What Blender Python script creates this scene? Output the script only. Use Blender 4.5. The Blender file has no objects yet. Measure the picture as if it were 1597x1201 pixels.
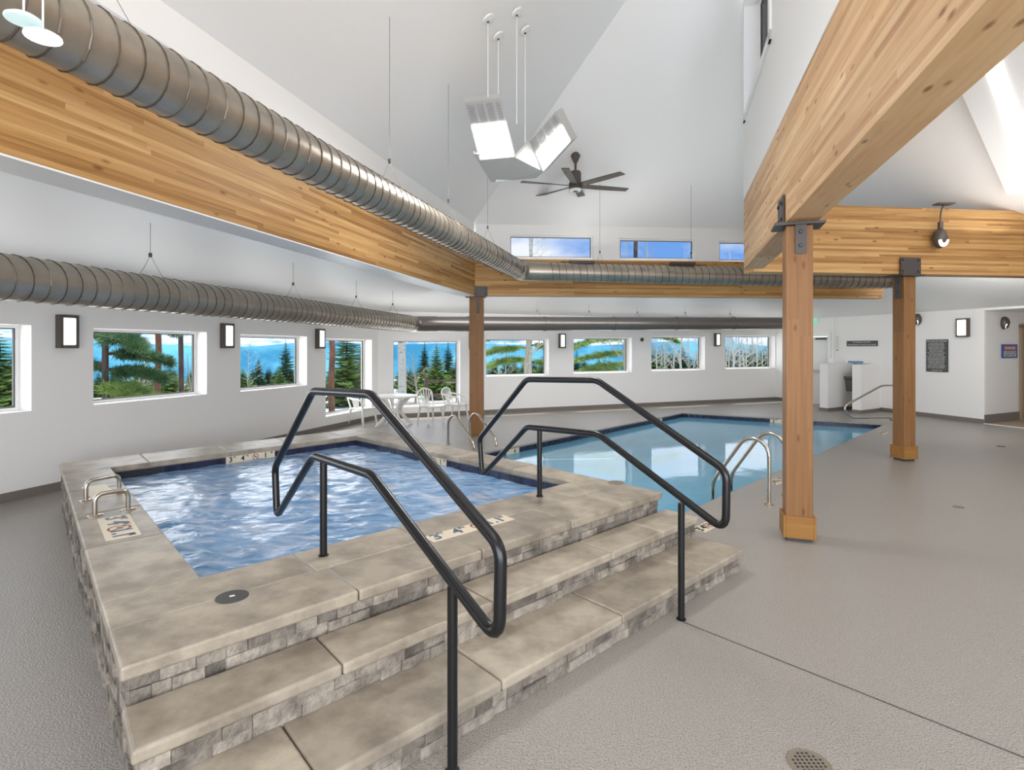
import bpy, bmesh, math, random
from mathutils import Vector, Matrix
from mathutils.geometry import tessellate_polygon
random.seed(7)
V = Vector
F, H, CX, CY = 857.0, 1.7, 798.5, 543.0      # focal length (px), eye height (m), principal column, horizon row

# ------------------------------------------------------------------ camera, world, light
sc = bpy.context.scene
C = sc.collection
cam = bpy.data.cameras.new('camera'); camo = bpy.data.objects.new('camera', cam); C.objects.link(camo)
camo.location = (0, 0, H); camo.rotation_euler = (math.pi/2, 0, 0)
cam.sensor_width = 36; cam.lens = F/1597*36; cam.shift_y = -(600.5-CY)/1597; cam.clip_end = 5000
cam.clip_start = .02
sc.camera = camo
sc.view_settings.view_transform = 'Standard'; sc.view_settings.look = 'None'
sc.view_settings.exposure = 0.12; sc.view_settings.gamma = 1; sc.view_settings.use_curve_mapping = False
sc.cycles.max_bounces = 12; sc.cycles.diffuse_bounces = 6; sc.cycles.glossy_bounces = 4
sc.cycles.transparent_max_bounces = 16; sc.cycles.transmission_bounces = 6
sc.cycles.sample_clamp_indirect = 6; sc.cycles.use_denoising = True
sc.cycles.caustics_reflective = False; sc.cycles.caustics_refractive = False

def nd(nt, t, **kw):
    n = nt.nodes.new(t)
    for k, v in kw.items():
        if k in n.inputs.keys() if isinstance(k, str) else False: n.inputs[k].default_value = v
        else: setattr(n, k, v)
    return n

w = bpy.data.worlds.new('sky'); sc.world = w; w.use_nodes = True
nt = w.node_tree; nt.nodes.clear()
tc = nd(nt, 'ShaderNodeTexCoord'); mp = nd(nt, 'ShaderNodeMapping'); mp.inputs['Scale'].default_value = (1, 1, 3.2)
nz = nd(nt, 'ShaderNodeTexNoise'); nz.inputs['Scale'].default_value = 3.2; nz.inputs['Detail'].default_value = 6
rp = nd(nt, 'ShaderNodeValToRGB'); rp.color_ramp.elements[0].position = .46; rp.color_ramp.elements[0].color = (.16, .36, .80, 1)
rp.color_ramp.elements[1].position = .62; rp.color_ramp.elements[1].color = (.86, .9, .98, 1)
bg = nd(nt, 'ShaderNodeBackground'); bg.inputs[1].default_value = 1.0; out = nd(nt, 'ShaderNodeOutputWorld')
nt.links.new(tc.outputs['Generated'], mp.inputs[0]); nt.links.new(mp.outputs[0], nz.inputs[0])
nt.links.new(nz.outputs[0], rp.inputs[0])
sx = nd(nt, 'ShaderNodeSeparateXYZ'); mr = nd(nt, 'ShaderNodeMapRange'); mr.inputs[1].default_value = .02; mr.inputs[2].default_value = .12; mr.inputs[3].default_value = .85; mr.inputs[4].default_value = 0
mxs = nd(nt, 'ShaderNodeMix'); mxs.data_type = 'RGBA'; mxs.inputs[7].default_value = (.80, .80, .90, 1)
nt.links.new(tc.outputs['Generated'], sx.inputs[0]); nt.links.new(sx.outputs[2], mr.inputs[0]); nt.links.new(mr.outputs[0], mxs.inputs[0]); nt.links.new(rp.outputs[0], mxs.inputs[6]); nt.links.new(mxs.outputs[2], bg.inputs[0]); nt.links.new(bg.outputs[0], out.inputs[0])

def sun(d, e, ang):
    l = bpy.data.lights.new('sun', 'SUN'); l.energy = e; l.angle = math.radians(ang); l.color = (1, .96, .9)
    o = bpy.data.objects.new('sun', l); C.objects.link(o); o.rotation_euler = V(d).to_track_quat('-Z', 'Y').to_euler()
sun((.03, -.42, -.9), 6.0, .6)
def area(name, loc, tgt, sx, sy, e, col=(1, 1, 1)):
    l = bpy.data.lights.new(name, 'AREA'); l.shape = 'RECTANGLE'; l.size = sx; l.size_y = sy; l.energy = e; l.color = col
    o = bpy.data.objects.new(name, l); C.objects.link(o); o.location = loc
    o.rotation_euler = (V(tgt)-V(loc)).to_track_quat('-Z', 'Y').to_euler(); return o
# added fill lamps without fixtures, then daylight for every window opening
area('fill_rear', (1.0, -3.3, 2.0), (1.5, 6, 1.9), 9, 3.2, 640, (.97, .985, 1))  # added fill from the open rear; no glazing is built there
area('fill_high_down', (-.4, 2.0, 6.2), (-.2, 5.0, 0), 3.0, 4.0, 120, (1, .99, .97))  # added fill from above; the high ceiling has no skylight
area('fill_high_up', (.9, 4.6, 3.2), (.9, 4.8, 9), 2.2, 6.5, 13, (1, .99, .98))  # added unseen fill aimed up to brighten the high ceiling
area('fill_clerestory_up', (2.4, 9.4, 3.6), (2.2, 9.0, 9), 3.4, 1.4, 9, (1, .99, .98))  # added fill aimed up at the fan's ceiling slope
area('fill_back_wall', (2.4, 11.75, 2.8), (2.12, 15.4, .9), 7.4, .5, 62, (1, 1, 1))  # added fill to lift the back wall, no fixture modelled
area('fill_right_wall', (8.6, 9.9, 3.0), (10.8, 13.6, 1.0), 1.5, 1.5, 52, (1, .99, .97))  # added fill that brightens the right wall
area('fill_entry_up', (7.6, 6.2, 3.4), (7.4, 6.0, 9), 4, 3, 40, (1, .99, .98))  # added fill aimed up at the entry ceiling
area('fill_entry_down', (7.0, 3.5, 4.3), (7, 5.5, 0), 3, 4, 130, (1, .98, .95))  # added fill over the entry side, no roof opening above
def daylight(A, d, out, h, e):          # one soft lamp per window, just outside its pane, shining in
    s0, s1, z0, z1 = h; c = V(A)+d*((s0+s1)/2)+out*.29
    l = bpy.data.lights.new('window_daylight', 'AREA'); l.shape = 'RECTANGLE'; l.size = s1-s0; l.size_y = z1-z0; l.energy = e*(s1-s0)*(z1-z0); l.color = (.98, .99, 1)
    o = bpy.data.objects.new('window_daylight', l); C.objects.link(o); o.location = (c.x, c.y, (z0+z1)/2)
    o.rotation_euler = V((-out.x, -out.y, 0)).to_track_quat('-Z', 'Y').to_euler()
WE = 12.0                                # watts per square metre of window

# ------------------------------------------------------------------ pixel helpers (photograph frame -> metres)
def fl(x, y, z=0.0):
    Y = F*(H-z)/(y-CY); return V(((x-CX)/F*Y, Y, z))
def at(x, y, Y): return V(((x-CX)/F*Y, Y, H-(y-CY)/F*Y))
def onv(x, y, P, d):                       # on the vertical plane through P (xy) along d (xy)
    r = (x-CX)/F; t = (r*P[1]-P[0])/(d[0]-r*d[1]); Y = P[1]+t*d[1]
    return V((r*Y, Y, H-(y-CY)/F*Y))
def onp(x, y, fz):                         # on the surface z = fz(X, Y): march the ray
    r, s = (x-CX)/F, -(y-CY)/F; Y = .5
    while Y < 40 and H+s*Y < fz(r*Y, Y): Y += .01
    return V((r*Y, Y, H+s*Y))

# ------------------------------------------------------------------ materials
def srgb(r, g, b):
    f = lambda c: (c/255/12.92) if c <= 10 else ((c/255+.055)/1.055)**2.4
    return (f(r), f(g), f(b), 1)
def pm(name, col, rough=.5, metal=0, spec=.5, noise=None, bump=None, coat=0, emit=None, es=1, tone=0, stretch=None):
    """principled; noise=(scale, colour2, lo, hi); bump=(scale, strength, dist); tone = strength of the per-piece 'tone' attribute"""
    m = bpy.data.materials.new(name); m.use_nodes = True; nt = m.node_tree
    p = nt.nodes['Principled BSDF']; p.inputs['Base Color'].default_value = col; p.inputs['Roughness'].default_value = rough
    p.inputs['Metallic'].default_value = metal; p.inputs['Specular IOR Level'].default_value = spec
    p.inputs['Coat Weight'].default_value = coat
    tc = nd(nt, 'ShaderNodeTexCoord'); src = tc.outputs['Object']
    if stretch:
        mpn = nd(nt, 'ShaderNodeMapping'); mpn.inputs['Scale'].default_value = stretch; nt.links.new(src, mpn.inputs[0]); src = mpn.outputs[0]
    cur = None
    if noise:
        n = nd(nt, 'ShaderNodeTexNoise'); n.inputs['Scale'].default_value = noise[0]; n.inputs['Detail'].default_value = 8; n.inputs['Roughness'].default_value = .62
        r = nd(nt, 'ShaderNodeValToRGB'); r.color_ramp.elements[0].position = noise[2]; r.color_ramp.elements[1].position = noise[3]
        r.color_ramp.elements[0].color = noise[1]; r.color_ramp.elements[1].color = col
        nt.links.new(src, n.inputs[0]); nt.links.new(n.outputs[0], r.inputs[0]); cur = r.outputs[0]
        nt.links.new(cur, p.inputs['Base Color'])
    if tone:
        a = nd(nt, 'ShaderNodeAttribute'); a.attribute_name = 'tone'
        mr = nd(nt, 'ShaderNodeMapRange'); mr.inputs[3].default_value = 1-tone; mr.inputs[4].default_value = 1+tone*.4
        mx = nd(nt, 'ShaderNodeMix'); mx.data_type = 'RGBA'; mx.blend_type = 'MULTIPLY'; mx.inputs[0].default_value = 1
        nt.links.new(a.outputs['Fac'], mr.inputs[0])
        if cur: nt.links.new(cur, mx.inputs[6])
        else: mx.inputs[6].default_value = col
        nt.links.new(mr.outputs[0], mx.inputs[7]); nt.links.new(mx.outputs[2], p.inputs['Base Color'])
    if bump:
        n = nd(nt, 'ShaderNodeTexNoise'); n.inputs['Scale'].default_value = bump[0]; n.inputs['Detail'].default_value = 5
        b = nd(nt, 'ShaderNodeBump'); b.inputs['Strength'].default_value = bump[1]; b.inputs['Distance'].default_value = bump[2]
        nt.links.new(src, n.inputs[0]); nt.links.new(n.outputs[0], b.inputs['Height']); nt.links.new(b.outputs[0], p.inputs['Normal'])
    if emit:
        p.inputs['Emission Color'].default_value = emit; p.inputs['Emission Strength'].default_value = es
    return m
M = {}
M['wall'] = pm('wall_paint', srgb(236, 234, 231), .42, spec=.4, bump=(30, .12, .004))
M['ceil'] = pm('ceiling_paint', srgb(240, 239, 237), .5, spec=.35)
M['trim'] = pm('white_trim', srgb(236, 236, 234), .35)
M['base'] = pm('cove_base', srgb(118, 110, 102), .5)
M['floor'] = pm('speckled_epoxy', srgb(156, 150, 142), .30, spec=.5, noise=(150, srgb(98, 90, 83), .37, .50), bump=(95, .8, .007))
M['tan'] = pm('tan_floor', srgb(158, 138, 112), .5)
M['stone'] = pm('limestone_slab', srgb(170, 159, 142), .42, noise=(4.5, srgb(128, 118, 104), .34, .62), bump=(60, .2, .004), tone=.2)
M['veneer'] = pm('split_face_stone', srgb(164, 155, 142), .8, noise=(11, srgb(104, 96, 87), .32, .62), bump=(55, .8, .012), tone=.5)
M['grout'] = pm('grout', srgb(150, 146, 138), .9)
M['navy'] = pm('navy_glazed_tile', srgb(38, 44, 74), .25, noise=(5, srgb(22, 26, 44), .4, .6))
M['cream'] = pm('cream_marker_tile', srgb(214, 202, 178), .5)
M['ink'] = pm('black_ink', srgb(28, 28, 30), .5)
M['blueink'] = pm('blue_ink', srgb(78, 92, 116), .5)
M['redink'] = pm('red_ink', srgb(130, 44, 44), .5)
M['plaster'] = pm('pool_plaster', srgb(176, 212, 222), .7)
M['stepnose'] = pm('pool_step_edge', srgb(52, 84, 110), .6)
M['blackmetal'] = pm('black_powder_coat', srgb(15, 16, 18), .3, spec=.45)
M['wire'] = pm('steel_wire', srgb(140, 138, 135), .4, metal=.6)
M['plate'] = pm('dark_steel_plate', srgb(74, 68, 66), .5, metal=.3)
M['chrome'] = pm('brushed_stainless', srgb(196, 186, 172), .2, metal=1)
M['duct'] = pm('galvanised_duct', srgb(176, 166, 152), .34, metal=.75, noise=(3, srgb(156, 147, 135), .35, .65))
M['ductseam'] = pm('duct_seam', srgb(104, 95, 85), .45, metal=.8)
M['ductdark'] = pm('smooth_dark_duct', srgb(124, 118, 114), .3, metal=.75)
M['bronze'] = pm('bronze_housing', srgb(90, 82, 75), .45, metal=.3)
M['plastic'] = pm('white_resin', srgb(228, 226, 220), .38)
M['lampglass'] = pm('lamp_glass', (1, .95, .86, 1), .4, emit=(1, .93, .82, 1), es=2.4)
M['lampdim'] = pm('frosted_glass_white', (.9, .92, .92, 1), .4, emit=(1, .98, .95, 1), es=1.1)
M['tube'] = pm('light_diffuser', (1, 1, 1, 1), .4, emit=(1, .99, .96, 1), es=9)
M['glowpale'] = pm('pale_glow_disc', srgb(200, 222, 222), .4, emit=srgb(190, 216, 216), es=.35)
M['strip'] = pm('strip_diffuser', (1, 1, 1, 1), .4, emit=(1, .99, .96, 1), es=3.2)
M['louver'] = pm('louver_cell', (.35, .35, .36, 1), .35)
M['housing'] = pm('lamp_housing', srgb(176, 176, 174), .5)
M['sign'] = pm('dark_grey_sign', srgb(76, 78, 76), .5)
M['signtext'] = pm('sign_lettering', srgb(205, 205, 200), .5)
M['signblue'] = pm('sign_blue', srgb(44, 88, 156), .5)
M['signred'] = pm('sign_red', srgb(190, 60, 52), .5)
M['exit'] = pm('exit_green', srgb(120, 205, 170), .5, emit=srgb(120, 205, 170), es=.5)
M['steelbasin'] = pm('stainless_basin', srgb(122, 124, 116), .35, metal=.7)
M['fountblue'] = pm('display_blue', srgb(96, 140, 178), .4)
M['doorp'] = pm('door_paint', srgb(226, 226, 224), .4)
M['lid'] = pm('dark_lid', srgb(70, 70, 68), .6)
M['lidtan'] = pm('tan_lid', srgb(120, 110, 96), .6)
M['snow'] = pm('snowy_ground', srgb(214, 214, 212), .9, noise=(.6, srgb(120, 116, 100), .36, .5))
M['bark'] = pm('pine_bark', srgb(150, 104, 80), .9, noise=(9, srgb(92, 64, 50), .35, .65), stretch=(1, 1, .25), bump=(14, .6, .03))
M['barkdark'] = pm('grey_bark', srgb(108, 92, 82), .9, noise=(9, srgb(64, 54, 48), .35, .65), stretch=(1, 1, .25))
M['aspen'] = pm('aspen_bark', srgb(204, 202, 190), .8, noise=(6, srgb(96, 92, 84), .3, .45), stretch=(1, 1, 2))
M['needle'] = pm('pine_needles', srgb(176, 200, 108), .7, noise=(2, srgb(96, 132, 62), .35, .65))
M['needled'] = pm('dark_needles', srgb(112, 150, 96), .7, noise=(2, srgb(54, 88, 56), .35, .65))
M['bushm'] = pm('twiggy_shrub', srgb(176, 170, 150), .9)
M['burg'] = pm('burgundy_rail', srgb(96, 62, 74), .6)

def wood(name, axis, c1, c2, c3, lam=.045):
    """glulam: lamellas stacked along local z, boards along local x, knots"""
    m = bpy.data.materials.new(name); m.use_nodes = True; nt = m.node_tree; L = nt.links
    p = nt.nodes['Principled BSDF']; p.inputs['Roughness'].default_value = .48; p.inputs['Specular IOR Level'].default_value = .22
    tc = nd(nt, 'ShaderNodeTexCoord'); sp = nd(nt, 'ShaderNodeSeparateXYZ'); L.new(tc.outputs['Object'], sp.inputs[0])
    def math_(op, a, b=None):
        n = nd(nt, 'ShaderNodeMath'); n.operation = op
        for i, v in ((0, a), (1, b)):
            if v is None: continue
            if isinstance(v, (int, float)): n.inputs[i].default_value = v
            else: L.new(v, n.inputs[i])
        return n.outputs[0]
    lay = math_('FLOOR', math_('DIVIDE', sp.outputs[2], lam))
    wl = nd(nt, 'ShaderNodeTexWhiteNoise'); wl.noise_dimensions = '1D'; L.new(lay, wl.inputs['W'])
    seg = math_('FLOOR', math_('ADD', math_('DIVIDE', sp.outputs[0], 2.1), math_('MULTIPLY', wl.outputs[0], 7.0)))
    cx = nd(nt, 'ShaderNodeCombineXYZ'); L.new(lay, cx.inputs[0]); L.new(seg, cx.inputs[1])
    wn = nd(nt, 'ShaderNodeTexWhiteNoise'); wn.noise_dimensions = '3D'; L.new(cx.outputs[0], wn.inputs['Vector'])
    mp = nd(nt, 'ShaderNodeMapping'); mp.inputs['Scale'].default_value = (1.4, 22, 34); L.new(tc.outputs['Object'], mp.inputs[0])
    ad = nd(nt, 'ShaderNodeVectorMath'); ad.operation = 'ADD'; sc_ = nd(nt, 'ShaderNodeVectorMath'); sc_.operation = 'SCALE'; sc_.inputs[3].default_value = 13
    L.new(wn.outputs['Color'], sc_.inputs[0]); L.new(mp.outputs[0], ad.inputs[0]); L.new(sc_.outputs[0], ad.inputs[1])
    gn = nd(nt, 'ShaderNodeTexNoise'); gn.inputs['Scale'].default_value = 1.0; gn.inputs['Detail'].default_value = 6; gn.inputs['Distortion'].default_value = .6; L.new(ad.outputs[0], gn.inputs[0])
    mixv = math_('ADD', math_('MULTIPLY', wn.outputs[0], .42), math_('MULTIPLY', gn.outputs[0], .68))
    rp = nd(nt, 'ShaderNodeValToRGB'); e = rp.color_ramp.elements; e[0].position = .18; e[0].color = c1; e[1].position = .85; e[1].color = c3
    k = e.new(.5); k.color = c2; L.new(mixv, rp.inputs[0])
    # knots
    mk = nd(nt, 'ShaderNodeMapping'); mk.inputs['Scale'].default_value = (3.6, 9, 9.5); L.new(tc.outputs['Object'], mk.inputs[0])
    vo = nd(nt, 'ShaderNodeTexVoronoi'); vo.inputs['Scale'].default_value = 1.0; L.new(mk.outputs[0], vo.inputs['Vector'])
    kr = nd(nt, 'ShaderNodeValToRGB'); kr.color_ramp.elements[0].position = .07; kr.color_ramp.elements[0].color = (1, 1, 1, 1)
    kr.color_ramp.elements[1].position = .17; kr.color_ramp.elements[1].color = (0, 0, 0, 1); L.new(vo.outputs['Distance'], kr.inputs[0])
    mx = nd(nt, 'ShaderNodeMix'); mx.data_type = 'RGBA'; L.new(math_('MULTIPLY', kr.outputs[0], .75), mx.inputs[0]); L.new(rp.outputs[0], mx.inputs[6]); mx.inputs[7].default_value = srgb(110, 62, 32)
    L.new(mx.outputs[2], p.inputs['Base Color'])
    return m
M['wood'] = wood('glulam_fir', 0, srgb(124, 84, 46), srgb(172, 128, 76), srgb(204, 164, 110), lam=.036)
M['woodpale'] = wood('glulam_pale_fir', 0, srgb(166, 122, 82), srgb(200, 158, 114), srgb(222, 190, 148))
M['woodpost'] = wood('solid_fir_post', 0, srgb(100, 68, 40), srgb(122, 86, 52), srgb(144, 104, 66), lam=.6)
M['woodshoe'] = wood('post_shoe_board', 0, srgb(116, 78, 38), srgb(138, 96, 48), srgb(156, 112, 60), lam=.3)

def glassmat(name, tint, spec):
    m = bpy.data.materials.new(name); m.use_nodes = True; nt = m.node_tree; nt.nodes.clear()
    t = nd(nt, 'ShaderNodeBsdfTransparent'); t.inputs[0].default_value = tint
    g = nd(nt, 'ShaderNodeBsdfGlossy'); g.inputs['Roughness'].default_value = .01
    fr = nd(nt, 'ShaderNodeFresnel'); fr.inputs[0].default_value = spec
    mx = nd(nt, 'ShaderNodeMixShader'); o = nd(nt, 'ShaderNodeOutputMaterial')
    nt.links.new(fr.outputs[0], mx.inputs[0]); nt.links.new(t.outputs[0], mx.inputs[1]); nt.links.new(g.outputs[0], mx.inputs[2]); nt.links.new(mx.outputs[0], o.inputs[0])
    return m, nt, t, g, mx, fr
M['glass'] = glassmat('window_glass', (.98, .985, .985, 1), 1.08)[0]
def watermat(name, tint, scale, strength, rough, foam=None, body=.86):
    m, nt, t, g, mx, fr = glassmat(name, tint, 1.33)
    g.inputs['Roughness'].default_value = rough
    tc = nd(nt, 'ShaderNodeTexCoord'); n = nd(nt, 'ShaderNodeTexNoise'); n.inputs['Scale'].default_value = scale; n.inputs['Detail'].default_value = 6; n.inputs['Distortion'].default_value = .8
    b = nd(nt, 'ShaderNodeBump'); b.inputs['Strength'].default_value = strength; b.inputs['Distance'].default_value = .02
    nt.links.new(tc.outputs['Object'], n.inputs[0]); nt.links.new(n.outputs[0], b.inputs['Height'])
    nt.links.new(b.outputs[0], g.inputs['Normal']); nt.links.new(b.outputs[0], fr.inputs['Normal'])
    if foam:
        mpf = nd(nt, 'ShaderNodeMapping'); mpf.inputs['Rotation'].default_value = (0, 0, -.5); mpf.inputs['Scale'].default_value = (1, 2.6, 1)
        n2 = nd(nt, 'ShaderNodeTexNoise'); n2.inputs['Scale'].default_value = 2.3; n2.inputs['Detail'].default_value = 9; n2.inputs['Distortion'].default_value = 1.6; n2.inputs['Roughness'].default_value = .6
        r = nd(nt, 'ShaderNodeValToRGB'); e = r.color_ramp.elements; e[0].position = .36; e[0].color = foam[0]; e[1].position = .66; e[1].color = foam[2]; q = e.new(.5); q.color = foam[1]
        d = nd(nt, 'ShaderNodeBsdfDiffuse'); nt.links.new(tc.outputs['Object'], mpf.inputs[0]); nt.links.new(mpf.outputs[0], n2.inputs[0]); nt.links.new(n2.outputs[0], r.inputs[0]); nt.links.new(r.outputs[0], d.inputs[0])
        nt.links.new(b.outputs[0], d.inputs['Normal'])
        m2 = nd(nt, 'ShaderNodeMixShader'); m2.inputs[0].default_value = body
        nt.links.new(t.outputs[0], m2.inputs[1]); nt.links.new(d.outputs[0], m2.inputs[2]); nt.links.new(m2.outputs[0], mx.inputs[1])
    return m
M['poolwater'] = watermat('pool_water', srgb(205, 236, 248), 1.6, .12, .03, (srgb(132, 206, 244), srgb(136, 210, 246), srgb(142, 212, 246)), .62)
M['spawater'] = watermat('bubbling_water', srgb(120, 170, 215), 7, .55, .12, (srgb(92, 138, 184), srgb(136, 172, 210), srgb(190, 200, 218)))

# ------------------------------------------------------------------ mesh helpers
def link(name, me, mat=None, parent=None):
    o = bpy.data.objects.new(name, me); C.objects.link(o)
    if mat is not None: me.materials.append(mat)
    if parent is not None: o.parent = parent
    return o
def obj(name, bm, mat, parent=None, smooth=False, bevel=0, seg=2):
    bmesh.ops.recalc_face_normals(bm, faces=bm.faces[:])
    me = bpy.data.meshes.new(name); bm.to_mesh(me); bm.free()
    if smooth:
        for p in me.polygons: p.use_smooth = True
        me.set_sharp_from_angle(angle=math.radians(40))
    o = link(name, me, mat, parent)
    if bevel:
        b = o.modifiers.new('soft_edges', 'BEVEL'); b.width = bevel; b.segments = seg; b.limit_method = 'ANGLE'; b.harden_normals = False
    return o
def upward(o):
    me = o.data
    if sum(p.normal.z for p in me.polygons) < 0: me.flip_normals()
    return o
def tag(o, label, cat, group=None, kind=None):
    o['label'] = label; o['category'] = cat
    if group: o['group'] = group
    if kind: o['kind'] = kind
    return o
def empty(name, loc, label, cat, group=None, rz=0.0, kind=None):
    o = bpy.data.objects.new(name, None); C.objects.link(o); o.location = loc; o.rotation_euler = (0, 0, rz); o.empty_display_size = .1
    tag(o, label, cat, group, kind); return o
def struct(o, label, cat): return tag(o, label, cat, kind='structure')
def copy_tree(o, loc=None, rz=None, label=None, parent=None):
    c = o.copy(); C.objects.link(c)
    if parent is not None: c.parent = parent
    if loc is not None: c.location = loc
    if rz is not None: c.rotation_euler = (0, 0, rz)
    if label: c['label'] = label
    for ch in o.children: copy_tree(ch, parent=c)
    return c
def BM():
    bm = bmesh.new(); bm.faces.layers.float.new('tone'); return bm
def face(bm, pts, t=None):
    try: f = bm.faces.new([bm.verts.new(p) for p in pts])
    except ValueError: return None
    f[bm.faces.layers.float['tone']] = random.random() if t is None else t
    return f
def prism(bm, q, z0, z1, t=None):
    """q: xy outline (any count); z0,z1 float or per-corner lists"""
    n = len(q); t = random.random() if t is None else t
    za = z0 if isinstance(z0, (list, tuple)) else [z0]*n; zb = z1 if isinstance(z1, (list, tuple)) else [z1]*n
    a = [bm.verts.new((q[i][0], q[i][1], za[i])) for i in range(n)]; b = [bm.verts.new((q[i][0], q[i][1], zb[i])) for i in range(n)]
    lay = bm.faces.layers.float['tone']
    fs = [bm.faces.new(a[::-1]), bm.faces.new(b)] + [bm.faces.new((a[i], a[(i+1) % n], b[(i+1) % n], b[i])) for i in range(n)]
    for f in fs: f[lay] = t
def box(bm, c, s, rz=0.0, t=None, mat=None):
    m = Matrix.Translation(V(c)) @ (mat if mat is not None else Matrix.Rotation(rz, 4, 'Z'))
    vs = [bm.verts.new(m @ V((x*s[0]/2, y*s[1]/2, z*s[2]/2))) for x in (-1, 1) for y in (-1, 1) for z in (-1, 1)]
    lay = bm.faces.layers.float['tone']; t = random.random() if t is None else t
    for ix in ((0, 1, 3, 2), (4, 6, 7, 5), (0, 4, 5, 1), (2, 3, 7, 6), (0, 2, 6, 4), (1, 5, 7, 3)):
        bm.faces.new([vs[i] for i in ix])[lay] = t
def fillet(pts, r, n=6):
    pts = [V(p) for p in pts]; o = [pts[0]]
    for i in range(1, len(pts)-1):
        a, b, c = pts[i-1], pts[i], pts[i+1]; d1 = (a-b); d2 = (c-b)
        rr = min(r if not isinstance(r, dict) else r.get(i, .03), d1.length*.48, d2.length*.48)
        p1 = b+d1.normalized()*rr; p2 = b+d2.normalized()*rr
        for k in range(n+1):
            t = k/n; o.append(p1*(1-t)**2+b*2*t*(1-t)+p2*t*t)
    o.append(pts[-1]); return o
def tube(bm, pts, r, n=12, cap=True, radii=None):
    pts = [V(p) for p in pts]; rings = []; up = None
    for i, p in enumerate(pts):
        if i == 0: d = pts[1]-p
        elif i == len(pts)-1: d = p-pts[i-1]
        else: d = (pts[i+1]-p).normalized()+(p-pts[i-1]).normalized()
        if d.length < 1e-9: d = V((0, 0, 1))
        d.normalize()
        if up is None:
            up = V((0, 0, 1)) if abs(d.z) < .9 else V((1, 0, 0))
        u = (up-d*up.dot(d))
        if u.length < 1e-6: u = d.orthogonal()
        u.normalize(); up = u; v = d.cross(u); rr = radii[i] if radii else r
        rings.append([bm.verts.new(p+(u*math.cos(a)+v*math.sin(a))*rr) for a in [2*math.pi*k/n for k in range(n)]])
    for a, b in zip(rings, rings[1:]):
        for k in range(n): bm.faces.new((a[k], a[(k+1) % n], b[(k+1) % n], b[k]))
    if cap: bm.faces.new(rings[0][::-1]); bm.faces.new(rings[-1])
def lathe(bm, c, prof, n=24, m=None, cap=True):
    m = m or Matrix.Identity(4); rings = []
    for r, z in prof:
        rings.append([bm.verts.new(V(c)+(m @ V((max(r, 1e-4)*math.cos(2*math.pi*k/n), max(r, 1e-4)*math.sin(2*math.pi*k/n), z)))) for k in range(n)])
    for a, b in zip(rings, rings[1:]):
        for k in range(n): bm.faces.new((a[k], a[(k+1) % n], b[(k+1) % n], b[k]))
    if cap: bm.faces.new(rings[0][::-1]); bm.faces.new(rings[-1])
def local(P, d, up=V((0, 0, 1)), n=None):
    """matrix whose x runs along d, z along up, placed at P"""
    x = V(d).normalized(); z = up.normalized(); y = z.cross(x).normalized(); z = x.cross(y)
    return Matrix.Translation(V(P)) @ Matrix(((x.x, y.x, z.x), (x.y, y.y, z.y), (x.z, y.z, z.z))).to_4x4()
def text(s, size, mat, parent, mtx, name='lettering', extrude=.0006, sx=1.0, align='CENTER'):
    cu = bpy.data.curves.new(name, 'FONT'); cu.body = s; cu.size = size; cu.extrude = extrude; cu.align_x = align; cu.align_y = 'CENTER'
    cu.offset = size*.022; cu.materials.append(mat); o = bpy.data.objects.new(name, cu); C.objects.link(o); o.parent = parent
    bpy.context.view_layer.update(); dg = bpy.context.evaluated_depsgraph_get(); me = bpy.data.meshes.new_from_object(o.evaluated_get(dg)); me.name = name
    bpy.data.objects.remove(o); bpy.data.curves.remove(cu); o = bpy.data.objects.new(name, me); C.objects.link(o); o.parent = parent
    if len(me.materials) == 0: me.materials.append(mat)
    o.matrix_basis = mtx @ Matrix.Diagonal((sx, 1, 1, 1)); return o

# ------------------------------------------------------------------ plan of the room
LW = lambda y: -7.609+.332*y                       # left wall line, x(y)
dL = V((.3151, .9491)); nL = V((-.9491, .3151))
C1 = V((LW(13.2), 13.2)); C2 = V((8.64, 18.0)); C3 = V((9.95, 14.8)); C4 = V((10.61, 12.35))
L0 = V((LW(-3.4), -3.4)); R1 = C4+V((.33, -.944))*1.9; R2 = R1+V((.33, -.944))*14.5
WT = 2.6                                           # wall top
BL = lambda y: -.70-.25*(10.6-y)                   # inner lower edge of the left beam
BB = lambda x: 10.56+.071*(x+.675)                 # front face of the back beam
DD = lambda y: 3.26-.2918*(7.73-y)                 # left face of the big right beam
zR = lambda x, y: 2.6+.30*max(0, (10.61-x)*.944+(12.35-y)*.33)
zLp = lambda x, y: 4.1+.85*.970*(x-BL(y))
zBp = lambda x, y: 4.1+.85*.9975*(BB(x)-y)

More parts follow.
